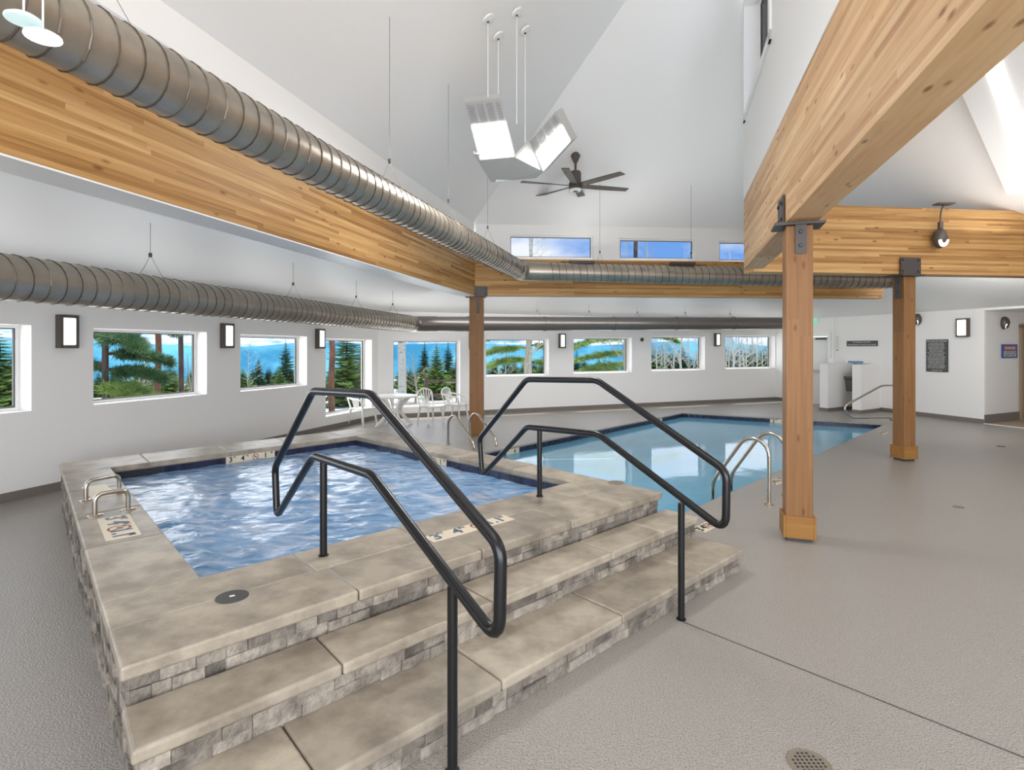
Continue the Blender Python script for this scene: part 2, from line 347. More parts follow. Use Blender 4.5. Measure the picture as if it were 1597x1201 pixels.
def wall(name, A, B, out, holes, label, z1=WT, T=.3, mat='wall', z0=0.0):
    """slab from A to B (xy) with openings (s0, s1, z0, z1); returns object"""
    A = V(A); B = V(B); Ln = (B-A).length; d = (B-A)/Ln; bm = BM()
    def seg(s0, s1, za, zb):
        if s1-s0 < 1e-3 or zb-za < 1e-3: return
        p, q = A+d*s0, A+d*s1; prism(bm, [p, q, q+out*T, p+out*T], za, zb, .5)
    s = 0
    for h in sorted(holes):
        seg(s, h[0], z0, z1); seg(h[0], h[1], z0, h[2]); seg(h[0], h[1], h[3], z1); s = h[1]
    seg(s, Ln, z0, z1)
    return struct(obj(name, bm, M[mat]), label, 'wall')
def window(n, A, d, out, h, label, depth=.24, fw=.035, z=None):
    """frame + pane set near the outside of the opening"""
    s0, s1, z0, z1 = h; A = V(A); bm = BM(); c = (A+d*((s0+s1)/2))+out*depth
    ang = math.atan2(d.y, d.x); W = s1-s0; Hh = z1-z0
    for (ox, oz, sx, sz) in ((0, z0+fw/2, W, fw), (0, z1-fw/2, W, fw), (-W/2+fw/2, (z0+z1)/2, fw, Hh-2*fw), (W/2-fw/2, (z0+z1)/2, fw, Hh-2*fw)):
        p = c+d*ox; box(bm, (p.x, p.y, oz), (sx, .05, sz), ang)
    o = obj('window_%d' % n, bm, M['trim']); struct(o, label, 'window')
    b2 = BM(); box(b2, (c.x, c.y, (z0+z1)/2), (W-2*fw, .008, Hh-2*fw), ang); obj('pane', b2, M['glass'], o)
    b3 = BM()
    for (ox, oz, sx, sz) in ((0, z0+fw+.006, W-2*fw, .012), (0, z1-fw-.006, W-2*fw, .012), (-W/2+fw+.006, (z0+z1)/2, .012, Hh-2*fw), (W/2-fw-.006, (z0+z1)/2, .012, Hh-2*fw)):
        p = c+d*ox; box(b3, (p.x, p.y, oz), (sx, .03, sz), ang)
    obj('gasket', b3, M['lid'], o)
    return o

# left wall ---------------------------------------------------------
def sL(y): return (V((LW(y), y))-L0).length
def yL(px): return 7.609/(.332-(px-CX)/F)
hl = [(sL(-1.2), sL(1.2), .98, 1.95), (sL(3.1), sL(yL(49)), .98, 1.965), (sL(yL(145.8)), sL(yL(322.5)), .98, 1.95),
      (sL(yL(375)), sL(yL(478.7)), .97, 1.93), (sL(yL(508)), sL(yL(580)), .28, 1.90)]
wall('wall_left', L0, C1, nL, hl, 'long white wall with low square windows behind the hot tub')
wl = ['left wall window behind the viewpoint', 'left wall window cut by the photo edge, conifer outside', 'wide left wall window showing two reddish pine trunks',
      'left wall window showing blue mountain between small conifers', 'tall narrow window near the corner showing one pine trunk']
for i, h in enumerate(hl): window(i+1, L0, dL, nL, h, wl[i]); daylight(L0, dL, nL, h, WE)
# back wall ---------------------------------------------------------
dB = (C2-C1).normalized(); nB = V((-dB.y, dB.x))
def hb(x0, x1, z0, z1):
    a = onv(x0, CY, C1, dB); b = onv(x1, CY, C1, dB); return ((V(a.xy)-C1).length, (V(b.xy)-C1).length, z0, z1)
hbk = [hb(613.6, 717.7, .26, 1.90), hb(758, 856, .965, 1.955), hb(894.8, 985.4, 1.0, 2.005), hb(1016, 1099.5, 1.03, 2.055), hb(1131.4, 1209, 1.05, 2.10)]
wall('wall_back', C1, C2, nB, hbk, 'white back wall with a row of windows beyond the pool')
wl = ['big square back window behind the white plastic table', 'back wall window showing a heavy green pine bough', 'back wall window showing blue mountain and a bough',
      'back wall window showing bare aspens and one pine', 'last back wall window before the corner, aspen grove outside']
for i, h in enumerate(hbk): window(i+6, C1, dB, nB, h, wl[i]); daylight(C1, dB, nB, h, WE*.42)
# right wall --------------------------------------------------------
d23 = (C3-C2).normalized(); n23 = V((-d23.y, d23.x)); d34 = (C4-C3).normalized(); n34 = V((-d34.y, d34.x))
def s23(px):
    a = onv(px, CY, C2, d23); return (V(a.xy)-C2).length
hd = (s23(1247), s23(1292), 0.0, 2.06)
wall('wall_right', C2, C3, n23, [hd], 'white right wall holding the exit door')
wall('wall_right', C3, C4, n34, [], 'white right wall carrying the rules sign', T=.05)
RC = V((12.6, 13.3)); dRC = (RC-C4).normalized()
wall('wall_recess', C4+dRC*.03, RC+dRC*.3, V((-dRC.y, dRC.x)), [], 'shaded recess wall with the danger sign', T=.03)
wall('wall_right', R1, R2, V((.944, .33)), [], 'white wall beside the entry', T=.2)
bm = BM(); prism(bm, [C4+V((.0, .0)), R1, R1+V((3.2, 1.3)), RC+V((1.2, 1.0)), C4+n34*.3+V((-.1, .5))], 2.55, 2.75); struct(obj('ceiling_recess', bm, M['ceil']), 'low ceiling over the recess', 'ceiling')
bm = BM(); prism(bm, [RC, R1+V((2.1, .9)), R1+V((2.3, 1.0)), RC+V((.3, .2))], 0, 2.6); struct(obj('wall_recess', bm, M['wall']), 'end wall of the recess', 'wall')
wall('wall_recess', R1, R1+V((2.3, 1.0)), V((.4, -.92)), [], 'side wall of the recess toward the entry', T=.2)
# baseboards
def base(A, B, out, name='baseboard_left', lab='dark cove base', h=.1):
    A = V(A); B = V(B); bm = BM(); prism(bm, [A, B, B-out*.014, A-out*.014], 0, h); struct(obj(name, bm, M['base']), lab, 'baseboard')
base(L0, C1, nL, 'baseboard_left', 'dark cove base along the left wall'); base(C1, C2, nB, 'baseboard_back', 'dark cove base along the back wall')
base(C2, C2+d23*hd[0], n23, 'baseboard_right', 'short dark base beside the exit door'); base(C2+d23*hd[1], C3, n23, 'baseboard_right', 'dark base behind the fountain partitions')
base(C3, C4, n34, 'baseboard_right', 'dark base under the rules sign'); base(C4, RC, V((-dRC.y, dRC.x)), 'baseboard_recess', 'taller dark base in the recess', .2)

# floor with the pool cut out ---------------------------------------
E2 = fl(1064.6, 643.5); E3 = fl(1381.7, 661.5); E4 = fl(1264, 713.6); E1 = fl(767, 703)
spaFR = V((1.283, 4.667)); spaBR = V((-2.277, 8.43)); spaFL = V((-1.494, 2.09)); spaBL = V((-4.79, 5.81))
Pn = V((1.02, 4.91)); Pf = V((-1.58, 7.69))
inn = V((-.10, -.10))
pool = [Pn+inn, E4.xy, E3.xy, E2.xy, E1.xy, Pf+inn]
outer = [V((-10, -3.6)), V((R2.x+.5, -3.6)), R1+V((3, 1)), RC+V((1, 1)), V((9.6, 18.6)), C2+nB*.3, C1+nB*.3+nL*.3, V((-10, -3.6))+V((0, .2))]
vs = [V((p[0], p[1], 0)) for p in outer]; hs = [V((p[0], p[1], 0)) for p in pool]
bm = BM(); allv = [bm.verts.new(v) for v in vs+hs]
for t in tessellate_polygon([vs, hs]):
    try: bm.faces.new([allv[i] for i in t])
    except ValueError: pass
struct(obj('floor', bm, M['floor']), 'speckled grey tan pool deck floor', 'floor')
# joint + recess floor
bm = BM(); a, b = fl(1062, 969), fl(1640, 1199); dd = (b-a).normalized(); nn = V((-dd.y, dd.x, 0))*.004
prism(bm, [a+nn, b+nn, b-nn, a-nn], .0005, .002); struct(obj('trim_1', bm, M['lid']), 'thin dark control joint crossing the deck', 'joint')
bm = BM(); prism(bm, [C4, RC, R1+V((2.1, .9)), R1], .001, .006); struct(obj('floor_recess', bm, M['tan']), 'tan floor of the recess', 'floor')
bm = BM(); o_ = V((.944, .33))*.025; prism(bm, [C4+o_, R1+o_, R1-o_, C4-o_], .001, .012); struct(obj('trim_2', bm, M['trim']), 'pale threshold strip at the recess', 'threshold')

# ceilings ----------------------------------------------------------
def poly(name, pts, mat, lab, cat='ceiling'):
    bm = BM(); face(bm, pts, .5); bmesh.ops.triangulate(bm, faces=bm.faces[:])
    return struct(obj(name, bm, M[mat]), lab, cat)
Yb = -3.4; K = V((-.70, 10.56))
hip = V((.637, -.77)); t = 0
while K.x+hip.x*t < DD(K.y+hip.y*t): t += .01
Hp = K+hip*t
poly('ceiling', [(LW(Yb)-.3, Yb, WT), (C1.x, C1.y, WT), (K.x-.1, K.y+.1, 3.1), (BL(Yb)-.13, Yb, 3.1)], 'ceil', 'low white ceiling over the left aisle')
poly('ceiling', [(C1.x-.1, C1.y, WT), (C2.x, C2.y, WT), (7.48, 11.3, 3.5), (K.x-.1, K.y+.1, 3.1)], 'ceil', 'low white ceiling along the back wall')
poly('ceiling', [(BL(Yb)-.18, Yb, 3.97), (K.x-.18, K.y+.16, 3.97), (Hp.x, Hp.y, zLp(Hp.x, Hp.y)), (DD(Yb), Yb, zLp(DD(Yb), Yb))], 'ceil', 'high sloping white ceiling carrying the pendant light')
Q = V((5.2, BB(5.2)))
De = V((3.30, 7.80))
poly('ceiling', [(K.x-.18, K.y+.16, 3.97), (Q.x+3, BB(Q.x+3)+.15, 3.97), (De.x+3, De.y, zBp(De.x+3, De.y)), (De.x, De.y, zBp(De.x, De.y)), (Hp.x, Hp.y, zLp(Hp.x, Hp.y))], 'ceil', 'high sloping white ceiling carrying the fan')
rp_ = [(C2.x, C2.y), (C3.x, C3.y), (C4.x, C4.y), (R1.x, R1.y), (R2.x, R2.y), (DD(Yb)+.2, Yb), (De.x+.2, De.y), (Q.x, Q.y), (7.48, 11.3)]
poly('ceiling', [(x, y, 3.5 if (x, y) == (7.48, 11.3) else zR(x, y)) for x, y in rp_], 'ceil', 'sloping white ceiling over the entry side')
# walls over the beams
def cwall(name, A, B, out, holes, z0, z1, lab): return wall(name, A, B, out, holes, lab, z1=z1, T=.16, z0=z0)
LA = V((BL(Yb)-.03, Yb)); LBp = V((K.x-.03, K.y)); dl = (LBp-LA).normalized(); nl = V((-dl.y, dl.x))
sl = lambda y: (V((BL(y)-.03, y))-LA).length
hcl = [(sl(-1.6), sl(.4), 3.47, 3.82), (sl(2.3), sl(5.03), 3.47, 3.82), (sl(5.61), sl(7.33), 3.47, 3.82), (sl(8.0), sl(9.9), 3.47, 3.82)]
cwall('wall_clerestory', LA, LBp, nl, hcl, 3.42, 4.1, 'white clerestory wall standing on the left beam')
for i, h in enumerate(hcl):
    window(i+11, LA, dl, nl, h, ['high window behind the viewpoint', 'long high window behind the near duct', 'high window behind the middle of the duct', 'high window behind the far duct end'][i], depth=.1, fw=.03)
BA = V((K.x, BB(K.x)+.03)); BE = V((8.2, BB(8.2)+.03)); db = (BE-BA).normalized(); nb = V((-db.y, db.x))
def hbb(x0, x1, z0, z1):
    a = onv(x0, CY, BA, db); b = onv(x1, CY, BA, db); return ((V(a.xy)-BA).length, (V(b.xy)-BA).length, z0, z1)
hcb = [hbb(794, 925, 3.45, 3.90), hbb(966, 1084, 3.45, 3.86), hbb(1122, 1240, 3.43, 3.84)]
cwall('wall_clerestory', BA, BE, nb, hcb, 3.42, 4.12, 'white clerestory wall standing on the back beam')
for i, h in enumerate(hcb):
    window(i+15, BA, db, nb, h, ['high strip window with dead pine branches against sky', 'high strip window with a bare tree against sky', 'high strip window beside the big pale beam'][i], depth=.09, fw=.03)
DA = V((DD(Yb), Yb)); DE = V((DD(7.75), 7.75)); ddd = (DE-DA).normalized(); ndd = V((ddd.y, -ddd.x))
sd = lambda y: (V((DD(y), y))-DA).length
hdw = [(sd(5.66), sd(7.55), 4.93, 6.4)]
wall('wall_clerestory', DA, DE, ndd, hdw, 'tall white wall standing on the big pale beam', z0=3.78, z1=8.6, T=.26)
o = window(18, DA, ddd, ndd, hdw[0], 'tall high window over the big pale beam, seen edge-on', depth=.2, fw=.05)
bm = BM()
for (s0, s1, a, b) in ((sd(5.56), sd(5.66), 4.83, 6.5), (sd(5.56), sd(7.65), 4.83, 4.93), (sd(7.55), sd(7.65), 4.83, 6.5)):
    p, q = DA+ddd*s0, DA+ddd*s1; prism(bm, [p, q, q-ndd*.02, p-ndd*.02], a, b)
obj('casing', bm, M['trim'], o)
wall('wall_clerestory', Q+V((-.1, .1)), V((8.2, BB(8.2)+.1)), nb, [], 'white wall closing above the far end of the back beam', z0=4.0, z1=4.7, T=.1)
wall('wall_clerestory', De+V((.1, .0)), Q, V((1, 0)), [], 'white return wall between the beams', z0=3.9, z1=8.6, T=.1)

# ------------------------------------------------------------------ beams and posts
def beam(name, P, d, Ln, depth, width, zb, mat, label, group, side=1):
    """P: lower visible edge start (xy); d dir; body extends to the side"""
    e = empty(name, (P[0], P[1], zb), label, 'beam', group, math.atan2(d[1], d[0]))
    e['kind'] = 'thing'
    bm = BM(); box(bm, (Ln/2, side*width/2, depth/2), (Ln, width, depth)); obj('timber', bm, M[mat], e, bevel=.006)
    return e
P0 = V((BL(Yb+.1), Yb+.1)); dLb = (V((BL(10.5), 10.5))-P0).normalized()
bL = beam('glulam_beam', P0, dLb, (V((BL(10.56), 10.56))-P0).length, .71, .26, 2.71, 'wood', 'deep honey glulam beam running along the left aisle above the duct side', 'glulam beams', 1)
dBb = V((1, .071)).normalized()
bB = beam('glulam_beam', (-.80, BB(-.8)), dBb, 8.35, .71, .22, 2.71, 'wood', 'long glulam beam beneath the high strip windows at the back', 'glulam beams', 1)
dRb = V((1, .11)).normalized(); R0 = V((3.50, 8.23-.11*(5.88-3.5)))
bR = beam('glulam_beam', R0, dRb, 7.0, 1.0, .26, 2.81, 'wood', 'deep glulam beam on the farther post, dark pendant fitting on its face', 'glulam beams', 1)
PD = V((DD(-3.2), -3.2)); dDb = (V((DD(7.73), 7.73))-PD).normalized()
bD = beam('glulam_beam', PD, dDb, (V((DD(7.73), 7.73))-PD).length, .99, .26, 2.81, 'woodpale', 'huge pale glulam beam crossing overhead from the near post', 'glulam beams', -1)
bm = BM(); box(bm, ((V((BL(10.56), 10.56))-P0).length/2, .13, -.006), ((V((BL(10.56), 10.56))-P0).length, .256, .012)); obj('soffit_board', bm, M['trim'], bL)
# white fascia behind the left beam
bm = BM(); a = V((BL(-3), -3)); b = V((BL(10.4), 10.4)); n_ = V((-dLb.y, dLb.x))
prism(bm, [a+n_*.26, b+n_*.26, b+n_*.31, a+n_*.31], 2.70, 3.12); struct(obj('trim_3', bm, M['trim']), 'white fascia behind the left beam', 'trim')

def post(x, y, w, h, rz, label, shoe=True, mat='woodpost'):
    e = empty('timber_post', (x, y, 0), label, 'post', 'timber posts', rz)
    bm = BM(); z0 = .03 if shoe else 0
    # vertical grain: build lying along x then stand up
    bm2 = BM(); box(bm2, (h/2, 0, 0), (h-z0, w, w)); o = obj('shaft', bm2, M[mat], e, bevel=.008)
    o.rotation_euler = (0, -math.pi/2, 0); o.location = (0, 0, z0/2)
    bm.free()
    if shoe:
        bm = BM(); s = w+.045
        for k in range(4):
            m = Matrix.Rotation(k*math.pi/2, 4, 'Z'); c = m @ V((s/2-.011, 0, .125)); box(bm, c, (.022, s if k % 2 == 0 else s-.044, .19), k*math.pi/2)
        obj('shoe', bm, M['woodshoe'], e, bevel=.003)
        bm = BM(); box(bm, (0, 0, .015), (w-.02, w-.02, .03)); obj('base_plate', bm, M['plate'], e)
    return e
def bolt(bm, P, n, r=.018, l=.014):
    m = V(n).to_track_quat('Z', 'Y').to_matrix().to_4x4(); lathe(bm, P, [(r, 0), (r, l), (r*.7, l+.004)], 6, m)
p2 = post(2.56, 4.93, .217, 2.78, -.33, 'near timber post with boxed wooden shoe under the big pale beam')
p3 = post(5.97, 8.37, .205, 2.78, .2, 'farther timber post on the open deck below the deep beam')
p1 = post(-.69, 10.75, .27, 2.70, 0, 'slim looking timber post beyond the hot tub', shoe=False)
# brackets (parts of the posts)
def plates(p, specs):
    for nm, c, s, rz, bolts, nrm in specs:
        bm = BM(); box(bm, c, s, rz)
        for q in bolts: bolt(bm, q, nrm)
        obj(nm, bm, M['plate'], p)
plates(p2, [('cap_plate', (0, 0, 2.795), (.40, .30, .025), 0, [], (0, -1, 0)),
            ('tee_plate', (.01, -.12, 2.66), (.09, .012, .26), 0, [(.01, -.126, 2.72), (.01, -.126, 2.60)], (0, -1, 0)),
            ('side_plate', (-.128, .04, 2.93), (.012, .26, .27), .046, [(-.134, -.04, 3.0), (-.134, .12, 3.0), (-.134, -.04, 2.86), (-.134, .12, 2.86)], (-1, 0, 0))])
plates(p3, [('cap_plate', (0, 0, 2.795), (.40, .34, .025), 0, [], (0, -1, 0)),
            ('side_plate', (-.04, -.148, 2.93), (.36, .014, .25), 0, [(-.18, -.155, 3.02), (.10, -.155, 3.02), (-.18, -.155, 2.85), (.10, -.155, 2.85)], (0, -1, 0)),
            ('strap', (-.13, -.02, 2.62), (.014, .09, .34), 0, [(-.137, -.02, 2.7), (-.137, -.02, 2.56)], (-1, 0, 0))])
plates(p1, [('cap_plate', (-.02, 0, 2.705), (.40, .34, .02), 0, [], (0, -1, 0)),
            ('side_plate', (.10, -.21, 2.79), (.24, .014, .20), .07, [(.02, -.22, 2.84), (.18, -.21, 2.84), (.02, -.22, 2.74), (.18, -.21, 2.74)], (0, -1, 0)),
            ('strap', (.03, -.142, 2.52), (.05, .014, .30), 0, [(.03, -.15, 2.48), (.03, -.15, 2.4)], (0, -1, 0))])

# ------------------------------------------------------------------ hot tub
ZT = .48; TH = .06
def bil(q, u, v):                                     # q = FL, FR, BR, BL
    return (q[0]*(1-u)+q[1]*u)*(1-v)+(q[3]*(1-u)+q[2]*u)*v
A_ = (spaFR-spaFL).normalized(); B_ = (spaBL-spaFL).normalized()
iFL = fl(313, 900, ZT).xy; iFR = fl(891, 751, ZT).xy; iBR = fl(555, 680, ZT).xy; iBL = fl(173, 729, ZT).xy
tub = empty('hot_tub', (spaFL.x, spaFL.y, 0), 'raised square hot tub faced in split stone with bubbling blue water', 'hot tub')
inv = Matrix.Translation((-spaFL.x, -spaFL.y, 0))
def sub(name, bm, mat, parent=tub, **kw):
    o = obj(name, bm, mat, parent, **kw); o.matrix_parent_inverse = parent.matrix_world.inverted() if False else Matrix.Translation(-V(parent.location)); return o
def slab(bm, a, b, c, d, z0, z1, g=.0025):
    q = [a, b, c, d]; ctr = (a+b+c+d)/4
    q2 = []
    for p in q:
        dd_ = (ctr-p); q2.append(p+dd_*(g*1.6/dd_.length))
    prism(bm, q2, z0, z1)
def lerp(a, b, t): return a*(1-t)+b*t
bm = BM()
def cross(a, b, c, d):
    r_ = b-a; q_ = d-c; t_ = ((c-a).x*q_.y-(c-a).y*q_.x)/(r_.x*q_.y-r_.y*q_.x); return a+r_*t_
xL = cross(iFL, iFR, spaFL, spaBL); xR = cross(iFL, iFR, spaFR, spaBR)          # inner row ends on the outer edges
yL_ = cross(iBL, iBR, spaFL, spaBL); yR_ = cross(iBL, iBR, spaFR, spaBR)
mFL, mFR = lerp(spaFL, xL, .53), lerp(spaFR, xR, .53)
us = [0, .262, .475, .69, .87, 1]
for a, b in zip(us, us[1:]): slab(bm, lerp(spaFL, spaFR, a), lerp(spaFL, spaFR, b), lerp(mFL, mFR, b), lerp(mFL, mFR, a), ZT-TH, ZT)
us = [0, .245, .43, .62, .82, 1]
for a, b in zip(us, us[1:]): slab(bm, lerp(mFL, mFR, a), lerp(mFL, mFR, b), lerp(xL, xR, b), lerp(xL, xR, a), ZT-TH, ZT)
for a, b in zip([0, .26, .50, .74], [.26, .50, .74, 1]):
    slab(bm, lerp(xL, yL_, a), lerp(iFL, iBL, a), lerp(iFL, iBL, b), lerp(xL, yL_, b), ZT-TH, ZT)
for a, b in zip([0, .2, .42, .63, .83], [.2, .42, .63, .83, 1]):
    slab(bm, lerp(xR, yR_, a), lerp(iFR, iBR, a), lerp(iFR, iBR, b), lerp(xR, yR_, b), ZT-TH, ZT)
    slab(bm, lerp(spaBL, spaBR, a), lerp(yL_, yR_, a), lerp(yL_, yR_, b), lerp(spaBL, spaBR, b), ZT-TH, ZT)
sub('coping', bm, M['stone'], bevel=.012, seg=3)
# wall core
ctr = (spaFL+spaFR+spaBR+spaBL)/4
ins = lambda p, k: p+(ctr-p).normalized()*k
oc = [ins(p, .06) for p in (spaFL, spaFR, spaBR, spaBL)]; ic = [ins(p, -.012) for p in (iFL, iFR, iBR, iBL)]
bm = BM()
for i in range(4):
    j = (i+1) % 4; prism(bm, [oc[i], oc[j], ic[j], ic[i]], 0, ZT-TH-.001)
    prism(bm, [oc[i], oc[j], ic[j], ic[i]], ZT-TH, ZT-.004)
sub('core', bm, M['grout'])
def veneer(bm, A, B, out, z0, z1, rows, off=0.0):
    A = V(A); B = V(B); Ln = (B-A).length; d = (B-A)/Ln; rh = (z1-z0)/rows
    for r in range(rows):
        s = -random.random()*.08
        while s < Ln:
            w_ = random.uniform(.07, .21); a = max(s, 0); b = min(s+w_, Ln)
            if b-a > .01:
                k = off+random.uniform(.004, .022); p, q = A+d*(a+.001), A+d*(b-.001)
                kz = random.uniform(-.004, .004)
                f = [p-out*.02, q-out*.02, q+out*(k+kz), p+out*(k-kz)]
                prism(bm, f, z0+r*rh+.001, z0+(r+1)*rh-.001)
            s += w_
bm = BM(); oL = V((-.745, -.667)); oR = V((.727, .687)); oF = V((A_.y, -A_.x))
veneer(bm, oc[0], oc[3], oL.normalized(), 0, ZT-TH, 7); veneer(bm, oc[1], oc[2], oR.normalized(), 0, ZT-TH, 7)
veneer(bm, oc[0], oc[1], oF, .0, ZT-TH, 7); veneer(bm, oc[3], oc[2], -oF, 0, ZT-TH, 7)
sub('stone_facing', bm, M['veneer'])
# tile band and basin
bm = BM(); ti = [ins(p, -.010) for p in (iFL, iFR, iBR, iBL)]
for i in range(4):
    j = (i+1) % 4; a, b = ti[i], ti[j]; Ln = (b-a).length; n = int(Ln/.155)
    for k in range(n):
        p, q = lerp(a, b, k/n), lerp(a, b, (k+1)/n); g = (q-p)*.012
        o_ = (ctr-(p+q)/2); nrm = V((-(q-p).y, (q-p).x)).normalized(); nrm = nrm if nrm.dot(o_) > 0 else -nrm
        prism(bm, [p+g, q-g, q-g+nrm*.006, p+g+nrm*.006], .27, ZT-TH-.002)
sub('waterline_tile', bm, M['navy'])
bm = BM()
for i in range(4):
    j = (i+1) % 4; face(bm, [(ti[i].x, ti[i].y, -.4), (ti[j].x, ti[j].y, -.4), (ti[j].x, ti[j].y, .27), (ti[i].x, ti[i].y, .27)])
face(bm, [(p.x, p.y, -.4) for p in ti]); sub('basin', bm, M['plaster'])
# bubbling surface mesh
bm = BM(); N = 90; g = []
import mathutils
for j in range(N+1):
    row = []
    for i in range(N+1):
        p = bil([ti[0], ti[1], ti[2], ti[3]], i/N, j/N)
        n1 = mathutils.noise.fractal(V((p.x*2.2, p.y*2.2, 3)), .8, 2.0, 5); n2 = mathutils.noise.fractal(V((p.x*7, p.y*7, 9)), .8, 2.0, 3)
        row.append(bm.verts.new((p.x, p.y, .352+n1*.014+n2*.007)))
    g.append(row)
for j in range(N):
    for i in range(N): bm.faces.new((g[j][i], g[j][i+1], g[j+1][i+1], g[j+1][i]))
o = sub('water', bm, M['spawater'], smooth=True); upward(o); o['label'] = 'foaming blue water surface'
# skimmer throat opening under far-left coping
bm = BM(); a = lerp(ti[3], ti[2], .03); b = lerp(ti[3], ti[2], .16); box(bm, ((a.x+b.x)/2-oF.x*.0+oF.x*.012, (a.y+b.y)/2+oF.y*.012, .385), ((b-a).length, .012, .05), math.atan2((b-a).y, (b-a).x)); sub('skimmer_mouth', bm, M['ink'])

# steps --------------------------------------------------------------
S1L, S1R = V((-1.300, 1.871)), V((1.5296, 4.497)); S2R = V((1.778, 4.203)); S2L = S1L+V((.235, -.262)); 
st = empty('stone_steps', (S2L.x, S2L.y, 0), 'two stone slab steps with split face risers before the hot tub', 'steps')
i0L, i0R = spaFL, spaFR
def tread(zt, FLp, FRp, BLp, BRp, joints):
    bm = BM()
    for a, b in zip(joints, joints[1:]): slab(bm, lerp(FLp, FRp, a), lerp(FLp, FRp, b), lerp(BLp, BRp, b), lerp(BLp, BRp, a), zt-.055, zt, .0018)
    sub('tread', bm, M['stone'], st, bevel=.014, seg=3)
    bk = .035; i_ = -oF*bk
    bm = BM(); f0, f1 = FLp+i_+A_*.03, FRp+i_-A_*.03
    prism(bm, [f0, f1, BRp-A_*.03, BLp+A_*.03], 0, zt-.058); sub('riser_core', bm, M['grout'], st)
    bm = BM(); veneer(bm, f0, f1, oF, zt-.16, zt-.057, 2)
    veneer(bm, f1, BRp-A_*.03, A_, 0, zt-.057, 2 if zt < .2 else 4); veneer(bm, f0, BLp+A_*.03, -A_, 0, zt-.057, 2 if zt < .2 else 4)
    sub('stone_riser', bm, M['veneer'], st)
back = -oF*.10
tread(.32, S1L, S1R, oc[0]+oF*.03+ (S1L-spaFL)*0 - A_*.03, lerp(oc[1], oc[1], 0)+oF*.03+A_*.10, [0, .20, .425, .70, .86, 1])
tread(.16, S2L, S2R, S1L-oF*.05, S1R-oF*.05, [0, .135, .36, .60, .83, 1])

# ------------------------------------------------------------------ stair handrails
def rail(Pp, d, path, post1, post2, label):
    e = empty('stair_handrail', (Pp[0], Pp[1], 0), label, 'handrail', 'black stair handrails')
    pts = [onv(x, y, Pp, d) for x, y in path]
    bm = BM(); n = len(pts)
    # closed loop: start mid of a straight run
    loop = pts+[pts[0]]
    mid = (pts[0]+pts[1])/2
    run = [mid]+pts[1:]+[pts[0], mid]
    r = {k+1: v for k, v in enumerate([.05, .05, .05, .06, .10, .05, .05, .08])}
    tube(bm, fillet(run, r, 6), .0235, 14, cap=False)
    sub('rail', bm, M['blackmetal'], e, smooth=True)
    for (x, yt, yb, zb) in (post1, post2):
        top = onv(x, yt, Pp, d); bm = BM(); tube(bm, [(top.x, top.y, zb), (top.x, top.y, top.z)], .021, 14); lathe(bm, (top.x, top.y, zb), [(.03, 0), (.03, .006), (.022, .009)], 16)
        sub('post', bm, M['blackmetal'], e, smooth=True)
    return e
a = fl(504, 866, ZT).xy; b = V((-.235, 2.20)); d1 = (b-a).normalized()
rail(a, d1, [(432, 806), (429, 729), (488, 610), (579, 615), (781, 853), (779, 1003), (580, 741), (489, 711)], (504.5, 716, 866, ZT), (705.6, 915, 1195, 0), 'nearer black steel handrail loop over the left end of the steps')
a = fl(841.5, 774, ZT).xy; b = fl(1062.5, 966).xy; d2 = (b-a).normalized()
rail(a, d2, [(752, 742), (748, 684), (821, 592), (931, 593), (1133, 735), (1132, 829), (933, 677), (821.5, 666)], (841.5, 668, 774, ZT), (1062.5, 785, 966, 0), 'farther black steel handrail loop over the right end of the steps')

# ------------------------------------------------------------------ grab rails, markers, lids on the coping
def grab(xa, ya, xb, yb, label):
    p, q = fl(xa, ya, ZT), fl(xb, yb, ZT); e = empty('grab_rail', (p+q)/2, label, 'grab rail', 'low steel grab rails')
    hh = V((0, 0, .155)); bm = BM(); tube(bm, fillet([p, p+hh, q+hh, q], .06, 7), .0165, 14); sub('bar', bm, M['chrome'], e, smooth=True)
    dirn = (q-p).normalized()
    for c in (p, q):
        bm = BM()
        m = Matrix.Rotation(math.atan2(dirn.y, dirn.x), 4, 'Z') @ Matrix.Diagonal((1.45, .75, 1, 1))
        lathe(bm, c, [(.038, 0), (.038, .005), (.022, .009)], 20, m)
        for s in (-1, 1): lathe(bm, c+dirn*s*.038+V((0, 0, .005)), [(.009, 0), (.008, .005), (.003, .008)], 8)
        sub('flange', bm, M['chrome'], e, smooth=True)
grab(134, 781, 186, 769, 'farther steel grab rail on the left coping'); grab(148, 805, 200, 795, 'nearer steel grab rail on the left coping beside the depth plate')

